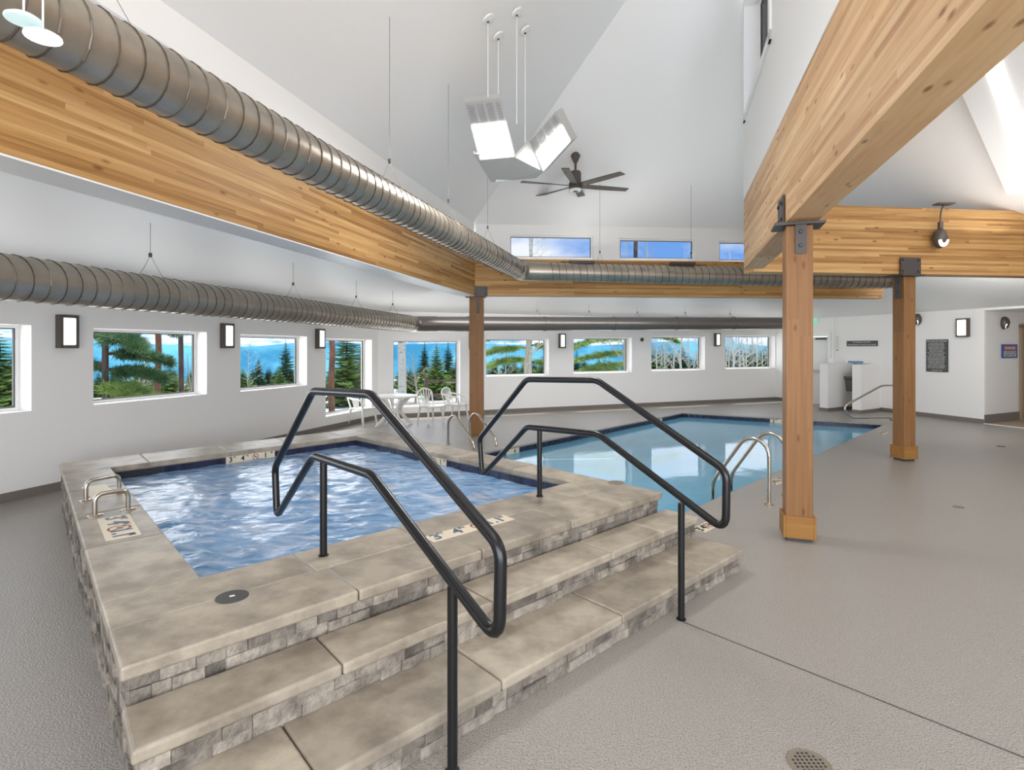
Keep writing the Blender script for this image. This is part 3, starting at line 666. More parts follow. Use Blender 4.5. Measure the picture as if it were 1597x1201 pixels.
def marker(c, dx, W, Hh, nrm_up, items, label, name='depth_marker', group='depth markers'):
    """plate: x along dx, face normal nrm_up; items (text, x, y, size, mat)"""
    e = empty(name, c, label, 'depth marker', group); x = V(dx).normalized(); z = V(nrm_up).normalized(); y = z.cross(x).normalized()
    m = Matrix(((x.x, y.x, z.x), (x.y, y.y, z.y), (x.z, y.z, z.z))).to_4x4()
    bm = BM(); box(bm, (0, 0, .001), (W, Hh, .004), mat=Matrix.Identity(4)); bmesh.ops.transform(bm, matrix=m, verts=bm.verts[:]); obj('plate', bm, M['cream'], e)
    for s, px, py, size, mt in items:
        if s == 'NODIVE':
            bm = BM(); N = 20; r1, r0 = size/2, size/2*.8
            vo = [[bm.verts.new(m @ V((px+r*math.cos(a), py+r*math.sin(a), .0042))) for a in [2*math.pi*k/N for k in range(N)]] for r in (r0, r1)]
            for k in range(N): bm.faces.new((vo[0][k], vo[0][(k+1) % N], vo[1][(k+1) % N], vo[1][k]))
            for ang in (math.pi/4, ):
                dx_, dy_ = math.cos(ang), -math.sin(ang); w_ = size*.05
                bm.faces.new([bm.verts.new(m @ V((px+a_*dx_*r0+b_*w_*dy_, py+a_*dy_*r0-b_*w_*dx_, .0043))) for a_, b_ in ((-1, -1), (1, -1), (1, 1), (-1, 1))])
            obj('no_diving_ring', bm, M['redink'], e)
            bm = BM(); w_ = size*.045
            for (xa, ya, xb, yb) in ((-.22, .2, .2, -.16), (-.1, .05, -.22, -.1), (.02, -.02, .14, .14)):
                dd_ = V((xb-xa, yb-ya)).normalized(); nn_ = V((-dd_.y, dd_.x))*w_
                pa, pb = V((xa, ya))*size+V((px, py)), V((xb, yb))*size+V((px, py))
                bm.faces.new([bm.verts.new(m @ V((q.x, q.y, .0042))) for q in (pa-nn_, pb-nn_, pb+nn_, pa+nn_)])
            obj('diver_symbol', bm, M['ink'], e)
        else:
            text(s, size, mt, e, m @ Matrix.Translation((px, py, .0042)))
    return e
K_ = M['ink']; BI = M['blueink']
def depth_items(W, h, a='3', b='4', last='1.1', ink=K_, dive=True):
    h = h*1.15
    it = [(a, -W*.41, 0, h*.95, ink), ('FT', -W*.33, h*.28, h*.34, ink), (b, -W*.17, 0, h*.95, ink), ('IN', -W*.08, h*.28, h*.34, ink), (last, W*.30, 0, h*.95, ink), ('M', W*.43, h*.28, h*.34, ink)]
    if dive: it.append(('NODIVE', W*.09, 0, h*.8, K_))
    return it
c = fl(728, 823, ZT); p_, q_ = fl(668, 842, ZT), fl(793.5, 807, ZT); ax = (q_-p_)
marker((p_+q_)/2+V((0, 0, .0)), ax, ax.length, .125, (0, 0, 1), depth_items(ax.length, .125, ink=BI), 'cream depth plate reading 3 FT 4 IN set in the front coping')
p_, q_ = fl(177, 806, ZT), fl(193, 839, ZT); ax = (q_-p_)
marker((p_+q_)/2, ax, ax.length, .19, (0, 0, 1), depth_items(ax.length, .15, ink=BI), 'faded depth plate beside the nearer grab rail')
p_, q_ = fl(148, 760, ZT), fl(160, 772, ZT); ax = (q_-p_)
marker((p_+q_)/2, ax, ax.length*1.4, .17, (0, 0, 1), [], 'worn blank depth plate behind the farther grab rail')
# under-coping tile markers
def tubmark(pa, pb, x0, x1, label, zc=.387, h=.062):
    d = (pb-pa).normalized(); nrm = V((-d.y, d.x)); nrm = nrm if nrm.dot(ctr-pa) > 0 else -nrm
    A1 = onv(x0, 700, pa, d).xy; B1 = onv(x1, 700, pa, d).xy; c = (A1+B1)/2+nrm*.008; W = (B1-A1).length
    xd = B1-A1; z_ = V((nrm.x, nrm.y, 0)); X = V((xd.x, xd.y, 0)).normalized()
    if z_.cross(X).z < 0: X = -X
    marker((c.x, c.y, zc), X, W, h*1.3, z_, depth_items(W, h*1.25, last='1'), label)
tubmark(ti[3], ti[2], 352, 428, 'tile depth marker 3 FT 4 IN under the far coping of the hot tub')
tubmark(ti[1], ti[2], 655, 697, 'tile depth marker under the coping between hot tub and pool')

def lid(x, y, z, r, mat, label, name='skimmer_cover', cat='lid', group='round lids', sq=False, rz=0, slots=False):
    c = fl(x, y, z); e = empty(name, (c.x, c.y, z), label, cat, group)
    bm = BM()
    if sq: box(bm, (0, 0, .001), (r*2, r*2, .004), rz)
    else: lathe(bm, (0, 0, 0), [(r, 0), (r, .003), (r*.93, .005), (r*.9, .004)], 28)
    obj('disc', bm, M[mat], e)
    bm = BM()
    if slots:
        for i in range(-3, 4):
            for j in range(-3, 4):
                if i*i+j*j < 11: lathe(bm, (i*r*.22, j*r*.22, .0035), [(r*.07, 0), (r*.07, .001)], 8)
        obj('hole', bm, M['ink'], e)
    else:
        box(bm, (0, 0, .0055), (r*.32, r*.16, .002), .5); obj('badge', bm, M['trim' if mat == 'lid' else 'lidtan'], e)
    return e
lid(362, 931, ZT, .075, 'lid', 'round dark lid in the front left coping of the hot tub')
lid(960.8, 753, ZT, .075, 'lidtan', 'round tan lid in the front right coping of the hot tub')
lid(1495, 791, 0, .05, 'lidtan', 'small round floor lid out on the open deck')
lid(1561, 696.5, 0, .06, 'lid', 'small dark floor lid near the right side, farthest')
lid(1262, 1192, 0, .085, 'lidtan', 'perforated round floor drain cut by the bottom edge', name='floor_drain', cat='drain', group='floor drains', slots=True)
c = fl(911, 774, ZT); bm = BM(); lathe(bm, (0, 0, 0), [(.008, 0), (.008, .002)], 10); o = obj('valve_cap', bm, M['ink']); o.location = c; tag(o, 'tiny dark cap in the front coping near the farther handrail', 'cap')

# ------------------------------------------------------------------ pool
pl = empty('swimming_pool', (pool[0].x, pool[0].y, 0), 'sunken swimming pool of still blue water beyond the hot tub', 'swimming pool')
bm = BM(); n = len(pool); pc = sum((V(p) for p in pool), V((0, 0)))/n; fz = -1.15
for i in range(n):
    j = (i+1) % n; face(bm, [(pool[i][0], pool[i][1], fz), (pool[j][0], pool[j][1], fz), (pool[j][0], pool[j][1], -.15), (pool[i][0], pool[i][1], -.15)])
face(bm, [(p[0], p[1], fz) for p in pool]); sub('basin', bm, M['plaster'], pl)
bm = BM()
for i in range(n):
    j = (i+1) % n
    if i == n-1: continue
    a, b = V(pool[i]), V(pool[j]); Ln = (b-a).length; k_ = max(1, int(Ln/.15)); d = (b-a)/Ln; nr = V((-d.y, d.x)); nr = nr if nr.dot(pc-a) > 0 else -nr
    for k in range(k_):
        p, q = lerp(a, b, k/k_), lerp(a, b, (k+1)/k_); g = (q-p)*.015
        prism(bm, [p+g, q-g, q-g+nr*.006, p+g+nr*.006], -.2, -.035)
sub('waterline_tile', bm, M['navy'], pl)
bm = BM()
for i in range(n-1):
    a, b = V(pool[i]), V(pool[i+1]); d = (b-a).normalized(); nr = V((-d.y, d.x)); nr = nr if nr.dot(pc-a) > 0 else -nr
    tube(bm, [(a.x-nr.x*.0, a.y-nr.y*.0, -.018), (b.x, b.y, -.018)], .02, 10)
sub('bullnose', bm, M['floor'], pl, smooth=True)
# steps in the far right corner
bm = BM(); bn = BM(); dA = (V(pool[1])-V(pool[2])).normalized(); dC = (V(pool[3])-V(pool[2])).normalized(); c3 = V(pool[2])
for k in range(4):
    zt = -.25-.23*k; w_ = 1.9+.38*k
    q = [c3, c3+dA*w_*1.0, c3+dA*w_+dC*.0, c3+dC*w_]
    q = [c3, c3+dA*w_, c3+dC*w_]
    prism(bm, q, fz, zt); a, b = q[1], q[2]; dd_ = (b-a).normalized(); nn_ = V((-dd_.y, dd_.x)); nn_ = nn_ if nn_.dot(pc-a) > 0 else -nn_
    prism(bn, [a-nn_*.05, b-nn_*.05, b+nn_*.004, a+nn_*.004], zt, zt+.004)
sub('corner_steps', bm, M['plaster'], pl); sub('step_edge', bn, M['stepnose'], pl)
bm = BM(); face(bm, [(p[0], p[1], -.12) for p in pool]); o = sub('water', bm, M['poolwater'], pl); upward(o); o['label'] = 'still reflecting blue water surface'
def poolmark(x0, x1, y, i, label, items=None):
    a, b = V(pool[i]), V(pool[i+1]); d = (b-a).normalized(); nr = V((-d.y, d.x)); nr = nr if nr.dot(pc-a) > 0 else -nr
    A1 = onv(x0, y, a, d).xy; B1 = onv(x1, y, a, d).xy; c = (A1+B1)/2+nr*.009; W = (B1-A1).length; z_ = V((nr.x, nr.y, 0)); X = V((d.x, d.y, 0))
    if z_.cross(X).z < 0: X = -X
    marker((c.x, c.y, -.085), X, W, .11, z_, items or depth_items(W, .1), label)
poolmark(1201, 1262, 660, 2, 'tile depth marker on the far edge of the pool beside the near post')
poolmark(1024, 1032, 655, 3, 'small tile marker on the far left pool edge near the far corner', [('3', 0, 0, .09, K_)])
poolmark(789, 809, 699, 3, 'small tile marker reading 4 on the pool edge by the hot tub', [('4', .05, 0, .1, K_)])
def deckmark(x, y, W, h, dx, label): marker(fl(x, y, 0), dx, W, h, (0, 0, 1), depth_items(W, h*.8), label)
dAn = V((.709, .705, 0))
deckmark(1376, 675.5, .42, .14, dAn, 'cream depth plate on the deck at the far pool corner')
deckmark(1212, 751, .36, .14, dAn, 'cream depth plate on the deck behind the near post')
deckmark(1103, 821, .36, .14, dAn, 'cream depth plate on the deck at the end of the steps')

# pool ladders ---------------------------------------------------------
def ladder(bases, ends, top, label, zend=-.9):
    e = empty('pool_ladder', (bases[0].x, bases[0].y, 0), label, 'ladder', 'steel pool ladder rails')
    for p, q in zip(bases, ends):
        bm = BM(); d = V((q.x-p.x, q.y-p.y, 0)); t1 = V((p.x, p.y, top))
        pts = [V((p.x, p.y, 0)), t1]
        R = d.length
        pts += [V((p.x, p.y, top))+d*.0, V((p.x, p.y, top))+d*.55+V((0, 0, .0)), V((q.x, q.y, .06)), V((q.x, q.y, zend))]
        P = [V((p.x, p.y, 0))]
        c0 = V((p.x, p.y, top-.18))
        for k in range(9):
            a = math.pi-k*math.pi/8*.80; P.append(c0+d.normalized()*(.18+.18*math.cos(a))+V((0, 0, .18*math.sin(a))))
        P += [V((q.x, q.y, .12)), V((q.x, q.y, zend))]
        P = P[:-2]+fillet([P[-3], P[-2], P[-1]], .12, 6)[1:]
        tube(bm, P, .0215, 14); lathe(bm, (p.x, p.y, 0), [(.05, 0), (.05, .006), (.03, .016), (.022, .018)], 20)
        sub('side_rail', bm, M['chrome'], e, smooth=True)
    for z in (-.3, -.55):
        a, b = ends; bm = BM(); m_ = (a+b)/2; box(bm, (m_.x, m_.y, z), ((b-a).length-.04, .08, .03), math.atan2((b-a).y, (b-a).x)); sub('rung', bm, M['chrome'], e)
b1 = fl(1199.5, 787); b2 = b1+V((.36, .36, 0)); e1 = V((2.37, 6.5, 0)); ladder([b1, b2], [e1, e1+V((.36, .36, 0))], .70, 'steel pool ladder rails beside the near post')
b1 = fl(699, 693); b2 = fl(733, 688); dd_ = V((.50, -.58, 0)); ladder([b1, b2], [b1+dd_, b2+dd_], .52, 'steel pool ladder rails just past the hot tub')
# grab rail at the corner steps
PR = V((8.76, 12.67)); dr = V((-.93, -.37))
g = empty('pool_handrail', (PR.x, PR.y, 0), 'bent steel handrail at the far corner pool steps', 'handrail')
pr = [onv(x, y, PR, dr) for x, y in ((1391, 660), (1389, 651), (1328, 652), (1317, 640), (1319, 632), (1376, 601), (1396, 601))]
bm = BM(); end = pr[-1]+V((-dr.x, -dr.y, 0)).normalized()*.12
tube(bm, fillet(pr+[end, V((end.x, end.y, 0))], .12, 6), .021, 12); lathe(bm, (pr[0].x, pr[0].y, 0), [(.05, 0), (.05, .006), (.03, .016)], 18); sub('rail', bm, M['chrome'], g, smooth=True)

# ------------------------------------------------------------------ ducts
def duct(P, q, r, turn_r, mat1, mat2, pitch, label, smooth2=False):
    """P: start, corner, end (centre line). part one spiral, part two spiral or smooth"""
    e = empty('spiral_duct', P[0], label, 'duct', 'exposed air ducts')
    bm = BM(); tube(bm, [P[0], P[1]], r, 40); sub('pipe', bm, M[mat1], e, smooth=True)
    # elbow piece
    d1 = (P[1]-P[0]).normalized(); d2 = (P[2]-P[1]).normalized()
    bm = BM(); tube(bm, fillet([P[1]-d1*.30, P[1], P[1]+d2*.5], .28, 6), r+.006, 40); sub('elbow', bm, M[mat2 if smooth2 else mat1], e, smooth=True)
    bm = BM(); tube(bm, [P[1], P[2]], r*.985, 40); sub('pipe', bm, M[mat2], e, smooth=True)
    def helix(a, b, pit, nm):
        L_ = (b-a).length; d = (b-a)/L_; u = d.orthogonal().normalized(); v = d.cross(u); n_ = int(L_/pit*18); pts = []
        for k in range(n_+1):
            t_ = k/18*2*math.pi; pts.append(a+d*(k/18*pit)+(u*math.cos(t_)+v*math.sin(t_))*(r+.0035))
        bm = BM(); tube(bm, pts, .0042, 4); sub(nm, bm, M['ductseam'], e)
    helix(P[0], P[1]-d1*.3, pitch, 'seam')
    if not smooth2: helix(P[1]+d2*.5, P[2], pitch, 'seam')
    else:
        s = 1.2
        while s < (P[2]-P[1]).length:
            bm = BM(); tube(bm, [P[1]+d2*s, P[1]+d2*(s+.06)], r+.007, 32); s += 1.9; sub('collar', bm, M[mat2], e, smooth=True)
    return e
sl_ = .2818
Pc = V((.165, 9.9, 3.085)); Ps = V((Pc.x-sl_*(9.9+2.8), -2.8, 3.085)); dq = V((1, .14, 0))
Pe = at(1392, 437, 11.6)
Pe = V((Pe.x, 11.0 if False else 10.33+.02, 3.05)); Pe = at(1392, 436, 10.42)
Pe.z = 3.0
duct([Ps, Pc, Pe], 0, .165, .3, 'duct', 'duct', .125, 'big spiral metal duct hung inside the left and back beams')
Qc = V((-2.145, 12.0, 2.225)); Qs = V((-2.145-.2005*15, -3.0, 2.225)); Qe = at(1275, 503, 16.2); Qe.z = 2.28
Qe = V((8.05, 15.9, 2.42))
duct([Qs, Qc, Qe], 0, .17, .3, 'duct', 'ductdark', .125, 'lower metal duct following the left and back window walls', True)
bm = BM()
def hanger(x, y, z0, fz, label, n=2):
    z1 = fz(x, y); e = empty('duct_hanger', (x, y, z1), label, 'hanger', 'wire duct hangers')
    hgt = z1-z0; k = min(.22, hgt*.4); bm = BM()
    tube(bm, [(0, 0, 0), (0, 0, -(hgt-k))], .0028, 6)
    tube(bm, [(0, 0, -(hgt-k)), (.05, .03, -(hgt-k*.4)), (.12, .05, -hgt-.05)], .0025, 6); tube(bm, [(0, 0, -(hgt-k)), (-.04, -.03, -(hgt-k*.4)), (-.12, -.05, -hgt-.05)], .0025, 6)
    obj('wire', bm, M['wire'], e)
    bm = BM(); box(bm, (0, 0, -(hgt-k)), (.022, .022, .04)); obj('clamp', bm, M['plate'], e)
def dx1(y): return Pc.x-sl_*(9.9-y)
for i, y in enumerate((2.55, 5.2, 6.6, 8.05)):
    hanger(dx1(y), y, 3.25, zLp, ['wire hanger over the nearest part of the upper duct', 'wire hanger with split legs on the upper duct', 'wire hanger on the middle of the upper duct', 'wire hanger on the upper duct before its bend'][i])
for i, x in enumerate((1.6, 3.3)):
    t_ = (x-Pc.x)/(Pe.x-Pc.x); hanger(x, Pc.y+t_*(Pe.y-Pc.y), 3.23, zBp, ['wire hanger on the upper duct under the first strip window', 'wire hanger on the upper duct under the second strip window'][i])
zl2 = lambda x, y: 2.6+.5*max(0, min(1, (x-LW(y))/max(.3, BL(y)-LW(y))))
for i, y in enumerate((5.3, 7.6, 9.4, 10.9)):
    hanger(-2.145-.2005*(12-y), y, 2.39, zl2, 'short wire hanger %s' % ['left of the wide window lamp on the lower duct', 'above the wide window on the lower duct', 'above the second lamp on the lower duct', 'near the bend of the lower duct'][i])
zb2 = lambda x, y: 2.6+.0*x+.55*max(0, min(1, ((C1.y+(x-C1.x)*.3686)-y)/4.2))
for i, x in enumerate((-.9, .6, 1.9, 3.2, 4.6, 6.0)):
    t_ = (x-Qc.x)/(Qe.x-Qc.x); y_ = Qc.y+t_*(Qe.y-Qc.y)
    hanger(x, y_, 2.39+.2*t_, zb2, 'short wire hanger on the back run of the lower duct %s' % ['left of the far post', 'right of the far post', 'above the bough window', 'above the round speaker', 'before the last lamp', 'near the duct end'][i])
# outlet boxes on the upper duct
for i, x in enumerate((905, 1062)):
    p = at(x, 411, 10.2); bm = BM(); box(bm, (0, 0, 0), (.46, .1, .05), .05); o = obj('duct_register', bm, M['plate']); o.location = (p.x, Pc.y+(p.x-Pc.x)/(Pe.x-Pc.x)*(Pe.y-Pc.y), 3.255)
    tag(o, 'flat dark register on the upper duct under the %s strip window' % ('first', 'second')[i], 'vent', 'duct registers')

# ------------------------------------------------------------------ lamps
def frame_at(P, d, out):            # x along the wall to the viewer's right, y into the room, z up
    return math.atan2(d[1], d[0])
def sconce(px, z0, P, d, lab, lit='lampdim', w_=.2, h_=.4):
    c = onv(px, CY, P, d); e = empty('wall_sconce', (c.x, c.y, z0), lab, 'wall lamp', 'bronze framed wall lamps', math.atan2(d[1], d[0]))
    bm = BM(); t_ = .035; D = .10        # local: x along wall, -y into room
    box(bm, (0, -.012, h_/2), (w_, .024, h_)); 
    for (x, z, sx, sz) in ((-w_/2+t_/2, h_/2, t_, h_), (w_/2-t_/2, h_/2, t_, h_), (0, t_/2, w_-2*t_, t_), (0, h_-t_/2, w_-2*t_, t_)): box(bm, (x, -.055, z), (sx, .075, sz))
    obj('housing', bm, M['bronze'], e, bevel=.003)
    bm = BM(); box(bm, (0, -.065, h_/2), (w_-2*t_-.004, .075, h_-2*t_-.004)); obj('diffuser', bm, M[lit], e, bevel=.012, seg=3)
    return e
sconce(101, 1.70, V((LW(5), 5)), dL, 'large bronze wall lamp left of the wide left window', w_=.21)
sconce(351, 1.70, V((LW(5), 5)), dL, 'bronze wall lamp right of the wide left window', w_=.21)
sconce(496.5, 1.69, V((LW(5), 5)), dL, 'bronze wall lamp before the tall narrow window', w_=.21)
sconce(737, 1.69, C1, dB, 'bronze wall lamp half hidden by the far post', w_=.2)
sconce(875.5, 1.70, C1, dB, 'bronze wall lamp between two back windows near the far post', w_=.19)
sconce(1117, 1.76, C1, dB, 'bronze wall lamp left of the last back window', w_=.19)
sconce(1504, 1.96, C3, d34, 'glowing warm bronze wall lamp above right of the rules sign', 'lampglass', w_=.26, h_=.43)

def bulkhead(P, out, lab, r=.13, pend=False):
    """dark oval cage fitting; out = room-facing dir"""
    e = empty('bulkhead_light', P, lab, 'wall light', 'dark oval lights'); o3 = V((out[0], out[1], 0)).normalized()
    m = o3.to_track_quat('Z', 'Y').to_matrix().to_4x4() @ Matrix.Diagonal((.8, 1.15, 1, 1))
    # Y axis of track quat points up
    bm = BM(); lathe(bm, (0, 0, 0), [(r*.9, 0), (r, .02), (r*.97, .06), (r*.8, .1), (r*.45, .125), (0, .13)], 28, m); obj('shell', bm, M['bronze'], e, smooth=True)
    bm = BM(); n = 10
    side = V((-o3.y, o3.x, 0)); vs_ = []
    pts = [(math.cos(a)*r*.62, math.sin(a)*r*.85-.01) for a in [math.pi+k*math.pi/n for k in range(n+1)]]
    pts = [(x, min(y, -.045) if False else y*1.0-.02) for x, y in pts]
    c_ = [bm.verts.new(o3*.112+side*x*1.0+V((0, 0, y))-o3*(abs(y)*.45)) for x, y in pts]; bm.faces.new(c_)
    f = bmesh.ops.extrude_face_region(bm, geom=bm.faces[:]); bmesh.ops.translate(bm, vec=o3*.02, verts=[v for v in f['geom'] if isinstance(v, bmesh.types.BMVert)])
    obj('lens', bm, M['lampdim'], e)
    return e
c = onv(1432, CY, C3, d34); bulkhead((c.x, c.y, 2.42), -n34, 'dark oval wall light half hidden by the farther post')
c = onv(1563.5, CY, C4, dRC); bulkhead((c.x, c.y, 2.28), V((dRC.y, -dRC.x)), 'dark oval wall light above the danger sign')
# pendant fitting on the deep beam
c = onv(1457, 374, R0, dRb); tp = onv(1464, 322, R0, dRb)
e = empty('beam_pendant', (c.x, c.y-.12, c.z), 'dark oval light hanging from a curved arm before the deep beam', 'pendant light')
m = V((0, -1, 0)).to_track_quat('Z', 'Y').to_matrix().to_4x4() @ Matrix.Diagonal((.85, 1.35, 1, 1))
bm = BM(); r = .11; lathe(bm, (0, .05, 0), [(r*.9, 0), (r, .02), (r*.97, .06), (r*.8, .1), (r*.45, .125), (0, .13)], 28, m); obj('shell', bm, M['bronze'], e, smooth=True)
bm = BM(); vs_ = [bm.verts.new((math.cos(a)*.072, -.055-.015*math.sin(a), -.035+math.sin(a)*.10)) for a in [math.pi+k*math.pi/10 for k in range(11)]]; bm.faces.new(vs_)
f = bmesh.ops.extrude_face_region(bm, geom=bm.faces[:]); bmesh.ops.translate(bm, vec=(0, -.02, 0), verts=[v for v in f['geom'] if isinstance(v, bmesh.types.BMVert)]); obj('lens', bm, M['lampdim'], e)
bm = BM(); T_ = V((tp.x-c.x, .10, tp.z-c.z)); tube(bm, fillet([V((0, 0, .13)), V((0, 0, .36)), V((T_.x*.4, .0, T_.z-.04)), V((T_.x, .02, T_.z))], .1, 5), .012, 10); obj('arm', bm, M['bronze'], e, smooth=True)
bm = BM(); box(bm, (T_.x, .03, T_.z+.01), (.24, .14, .02)); box(bm, (0, 0, .19), (.05, .05, .1)); obj('mount', bm, M['bronze'], e)

# hanging four-cable fixture ------------------------------------------
can = [onp(x, y, zLp) for x, y in ((761, 29), (777, 56), (806, 19), (819, 47))]
pc_ = sum(can, V())/4
fx = empty('pendant_light', (pc_.x, pc_.y, pc_.z), 'bright angular twin panel light hung on four white rods', 'pendant light')
Aq = [at(724, 160, 6.1), at(781, 153, 6.1), at(804, 246, 6.7), at(748, 251, 6.7)]
Bq = [at(826, 220, 6.9), at(866, 174, 6.1), at(890, 220, 6.35), at(846, 269, 7.1)]
def solid(name, q, off, mat, parent=fx):
    bm = BM(); f = face(bm, q); ex = bmesh.ops.extrude_face_region(bm, geom=[f]); bmesh.ops.translate(bm, vec=off, verts=[v for v in ex['geom'] if isinstance(v, bmesh.types.BMVert)])
    return sub(name, bm, M[mat] if isinstance(mat, str) else mat, parent)
def nrm4(q):
    n_ = (q[1]-q[0]).cross(q[3]-q[0]).normalized(); return n_ if n_.dot(V((0, 0, H))-q[0]) > 0 else -n_
def qsub(q, v0, v1, m=.04): 
    L = lambda u, v: q[0]*(1-u)*(1-v)+q[1]*u*(1-v)+q[2]*u*v+q[3]*(1-u)*v
    return [L(m, v0), L(1-m, v0), L(1-m, v1), L(m, v1)], L
for q, sp_ in ((Aq, .38), (Bq, .42)):
    n_ = nrm4(q); qb = [p-n_*.01 for p in q]; solid('housing', qb, -n_*.09, 'housing')
    lit, L = qsub(q, sp_, .97); solid('diffuser', [p+n_*.004 for p in lit], -n_*.012, 'tube')
    nu, nv = 14, 7
    for i in range(nu):
        if i % 4 == 3: sub('louver_strip', bm, M['louver']); continue
        if i % 4 == 0: bm = BM()
        for j in range(nv):
            u, v = .05+.9*(i+.1)/nu, .04+(sp_-.08)*(j+.15)/nv; du, dv = .9*.72/nu, (sp_-.08)*.7/nv
            face(bm, [p+n_*.006 for p in (L(u, v), L(u+du, v), L(u+du, v+dv), L(u, v+dv))])
    sub('louver_strip', bm, M['louver'])
# tray joining the panels
tray = [at(738, 240, 6.6), at(766, 284, 7.2), at(836, 278, 7.3), at(848, 268, 7.15), at(826, 222, 6.9), at(804, 246, 6.72)]
solid('tray', tray, V((0, .02, .05)), 'housing')
lip = [at(773, 284, 7.2), at(834, 277, 7.3), at(833, 270, 7.25), at(775, 277, 7.15)]; solid('lip', lip, V((0, -.03, .01)), 'trim')
for i, p in enumerate(can):
    bm = BM(); tg = [at(0, 158, 6.1).z, at(0, 215, 6.7).z, at(0, 215, 6.8).z, at(0, 210, 6.5).z][i]; tube(bm, [p, V((p.x, p.y, tg))], .0045, 8); sub('rod', bm, M['trim'], fx)
    m = V((-.65, .1, 1)).to_track_quat('Z', 'Y').to_matrix().to_4x4(); bm = BM(); lathe(bm, p, [(.075, 0), (.07, -.02), (.02, -.03)], 24, m); sub('canopy', bm, M['trim'], fx, smooth=True)
    bm = BM(); lathe(bm, p+V((0, 0, -.05)), [(.012, 0), (.012, .025)], 10); sub('ferrule', bm, M['plate'], fx)
area('fixture_glow', tuple((Aq[0]+Bq[2])/2+V((0, -.25, -.35))), (0, 5.6, 0), .9, .7, 55, (1, .98, .95))

# ceiling fan -----------------------------------------------------------
cp = onp(897.5, 243, zBp); cz = H+(CY-290)/F*cp.y
fan = empty('ceiling_fan', (cp.x, cp.y, cp.z), 'dark bronze six blade ceiling fan on a short rod', 'ceiling fan')
hz = cz-cp.z
bm = BM(); lathe(bm, (0, 0, 0), [(.02, -.14), (.055, -.07), (.085, 0), (.05, .06)], 24); obj('canopy', bm, M['bronze'], fan, smooth=True)
bm = BM(); tube(bm, [(0, 0, -.1), (0, 0, hz+.24)], .02, 12); obj('rod', bm, M['bronze'], fan, smooth=True)
bm = BM(); lathe(bm, (0, 0, hz), [(.10, -.06), (.115, -.05), (.115, .045), (.098, .06), (.098, .22), (.085, .25), (.02, .26)], 32); obj('motor', bm, M['bronze'], fan, smooth=True)
bm = BM(); lathe(bm, (0, 0, hz), [(.04, -.095), (.095, -.088), (.108, -.06)], 32); obj('light_ring', bm, M['trim'], fan, smooth=True)
bm = BM(); lathe(bm, (0, 0, hz), [(.045, -.10), (.045, -.09)], 24); obj('sensor', bm, M['ink'], fan)
for k in range(6):
    a = math.radians(14+60*k); bm = BM(); R = .98; pr_ = []
    for s in range(7):
        rr = .11+(R-.11)*s/6; wd = .045+.02*math.sin(min(1, s/4)*math.pi/2); tw = .22-.16*s/6
        for sg in (-1, 1): pr_.append(V((rr, sg*wd, -sg*tw*wd*1.5)))
    mt = Matrix.Rotation(a, 4, 'Z'); top = [bm.verts.new(mt @ (p+V((0, 0, hz+.006)))) for p in pr_]; bot = [bm.verts.new(mt @ (p+V((0, 0, hz-.006)))) for p in pr_]
    for s in range(6):
        i = 2*s
        bm.faces.new((top[i], top[i+1], top[i+3], top[i+2])); bm.faces.new((bot[i+2], bot[i+3], bot[i+1], bot[i]))
        bm.faces.new((top[i], top[i+2], bot[i+2], bot[i])); bm.faces.new((top[i+3], top[i+1], bot[i+1], bot[i+3]))
    bm.faces.new((top[0], bot[0], bot[1], top[1])); bm.faces.new((top[12], top[13], bot[13], bot[12])); obj('blade', bm, M['bronze'], fan)

# long lit trough on the entry ceiling ------------------------------------
a = onp(1570, 304, lambda x, y: zR(x, y)-.12); b = onp(1491, 126, lambda x, y: zR(x, y)-.12); dq = (b-a); dh = V((dq.x, dq.y, 0)); b2_ = a+dh*2.6; b2_.z = zR(b2_.x, b2_.y)-.12
sd_ = V((-dh.y, dh.x, 0)).normalized()
sd_ = sd_ if sd_.x > 0 else -sd_
tr = empty('ceiling_trough', (a.x, a.y, a.z), 'long white ceiling trough with a glowing strip at the upper right', 'ceiling light')
W_ = .62
q = [a, b2_, b2_+sd_*W_, a+sd_*W_]; zt_ = [p.z for p in q]
for p in (q[2], q[3]): p.z = zR(p.x, p.y)-.12
bm = BM(); prism(bm, [p.xy for p in q], [p.z for p in q], [zR(p.x, p.y)+.02 for p in q]); sub('box', bm, M['ceil'], tr)
q2 = [lerp(q[0], q[3], .42), lerp(q[1], q[2], .42), lerp(q[1], q[2], .64), lerp(q[0], q[3], .64)]
bm = BM(); prism(bm, [p.xy for p in q2], [p.z-.02 for p in q2], [p.z+.01 for p in q2]); sub('diffuser', bm, M['strip'], tr)

# two glowing discs standing in for glass reflections, upper left ---------------------------------
for i, (x, y, lab, s_) in enumerate(((37, 33, 'pale round glowing disc hung before the near duct, farther of two', 'glowpale'), (67, 60, 'brightest round glowing disc hung before the near duct', 'tube'))):
    p = at(x, y, 1.75+.02*i); e = empty('glow_disc', p, lab, 'ceiling light', 'round glowing discs')
    bm = BM(); lathe(bm, (0, 0, 0), [(.048, 0), (.050, .003), (.048, .008)], 36); obj('diffuser', bm, M[s_], e, smooth=True)
    bm = BM(); lathe(bm, (0, 0, .012), [(.049, -.003), (.035, .006), (.008, .012)], 30); obj('housing', bm, M['trim'], e, smooth=True)
    bm = BM(); tube(bm, [(0, 0, .03), (0, 0, zLp(p.x, p.y)-p.z if zLp(p.x, p.y) > p.z+.1 else 1.0)], .003, 6); obj('cord', bm, M['trim'], e)

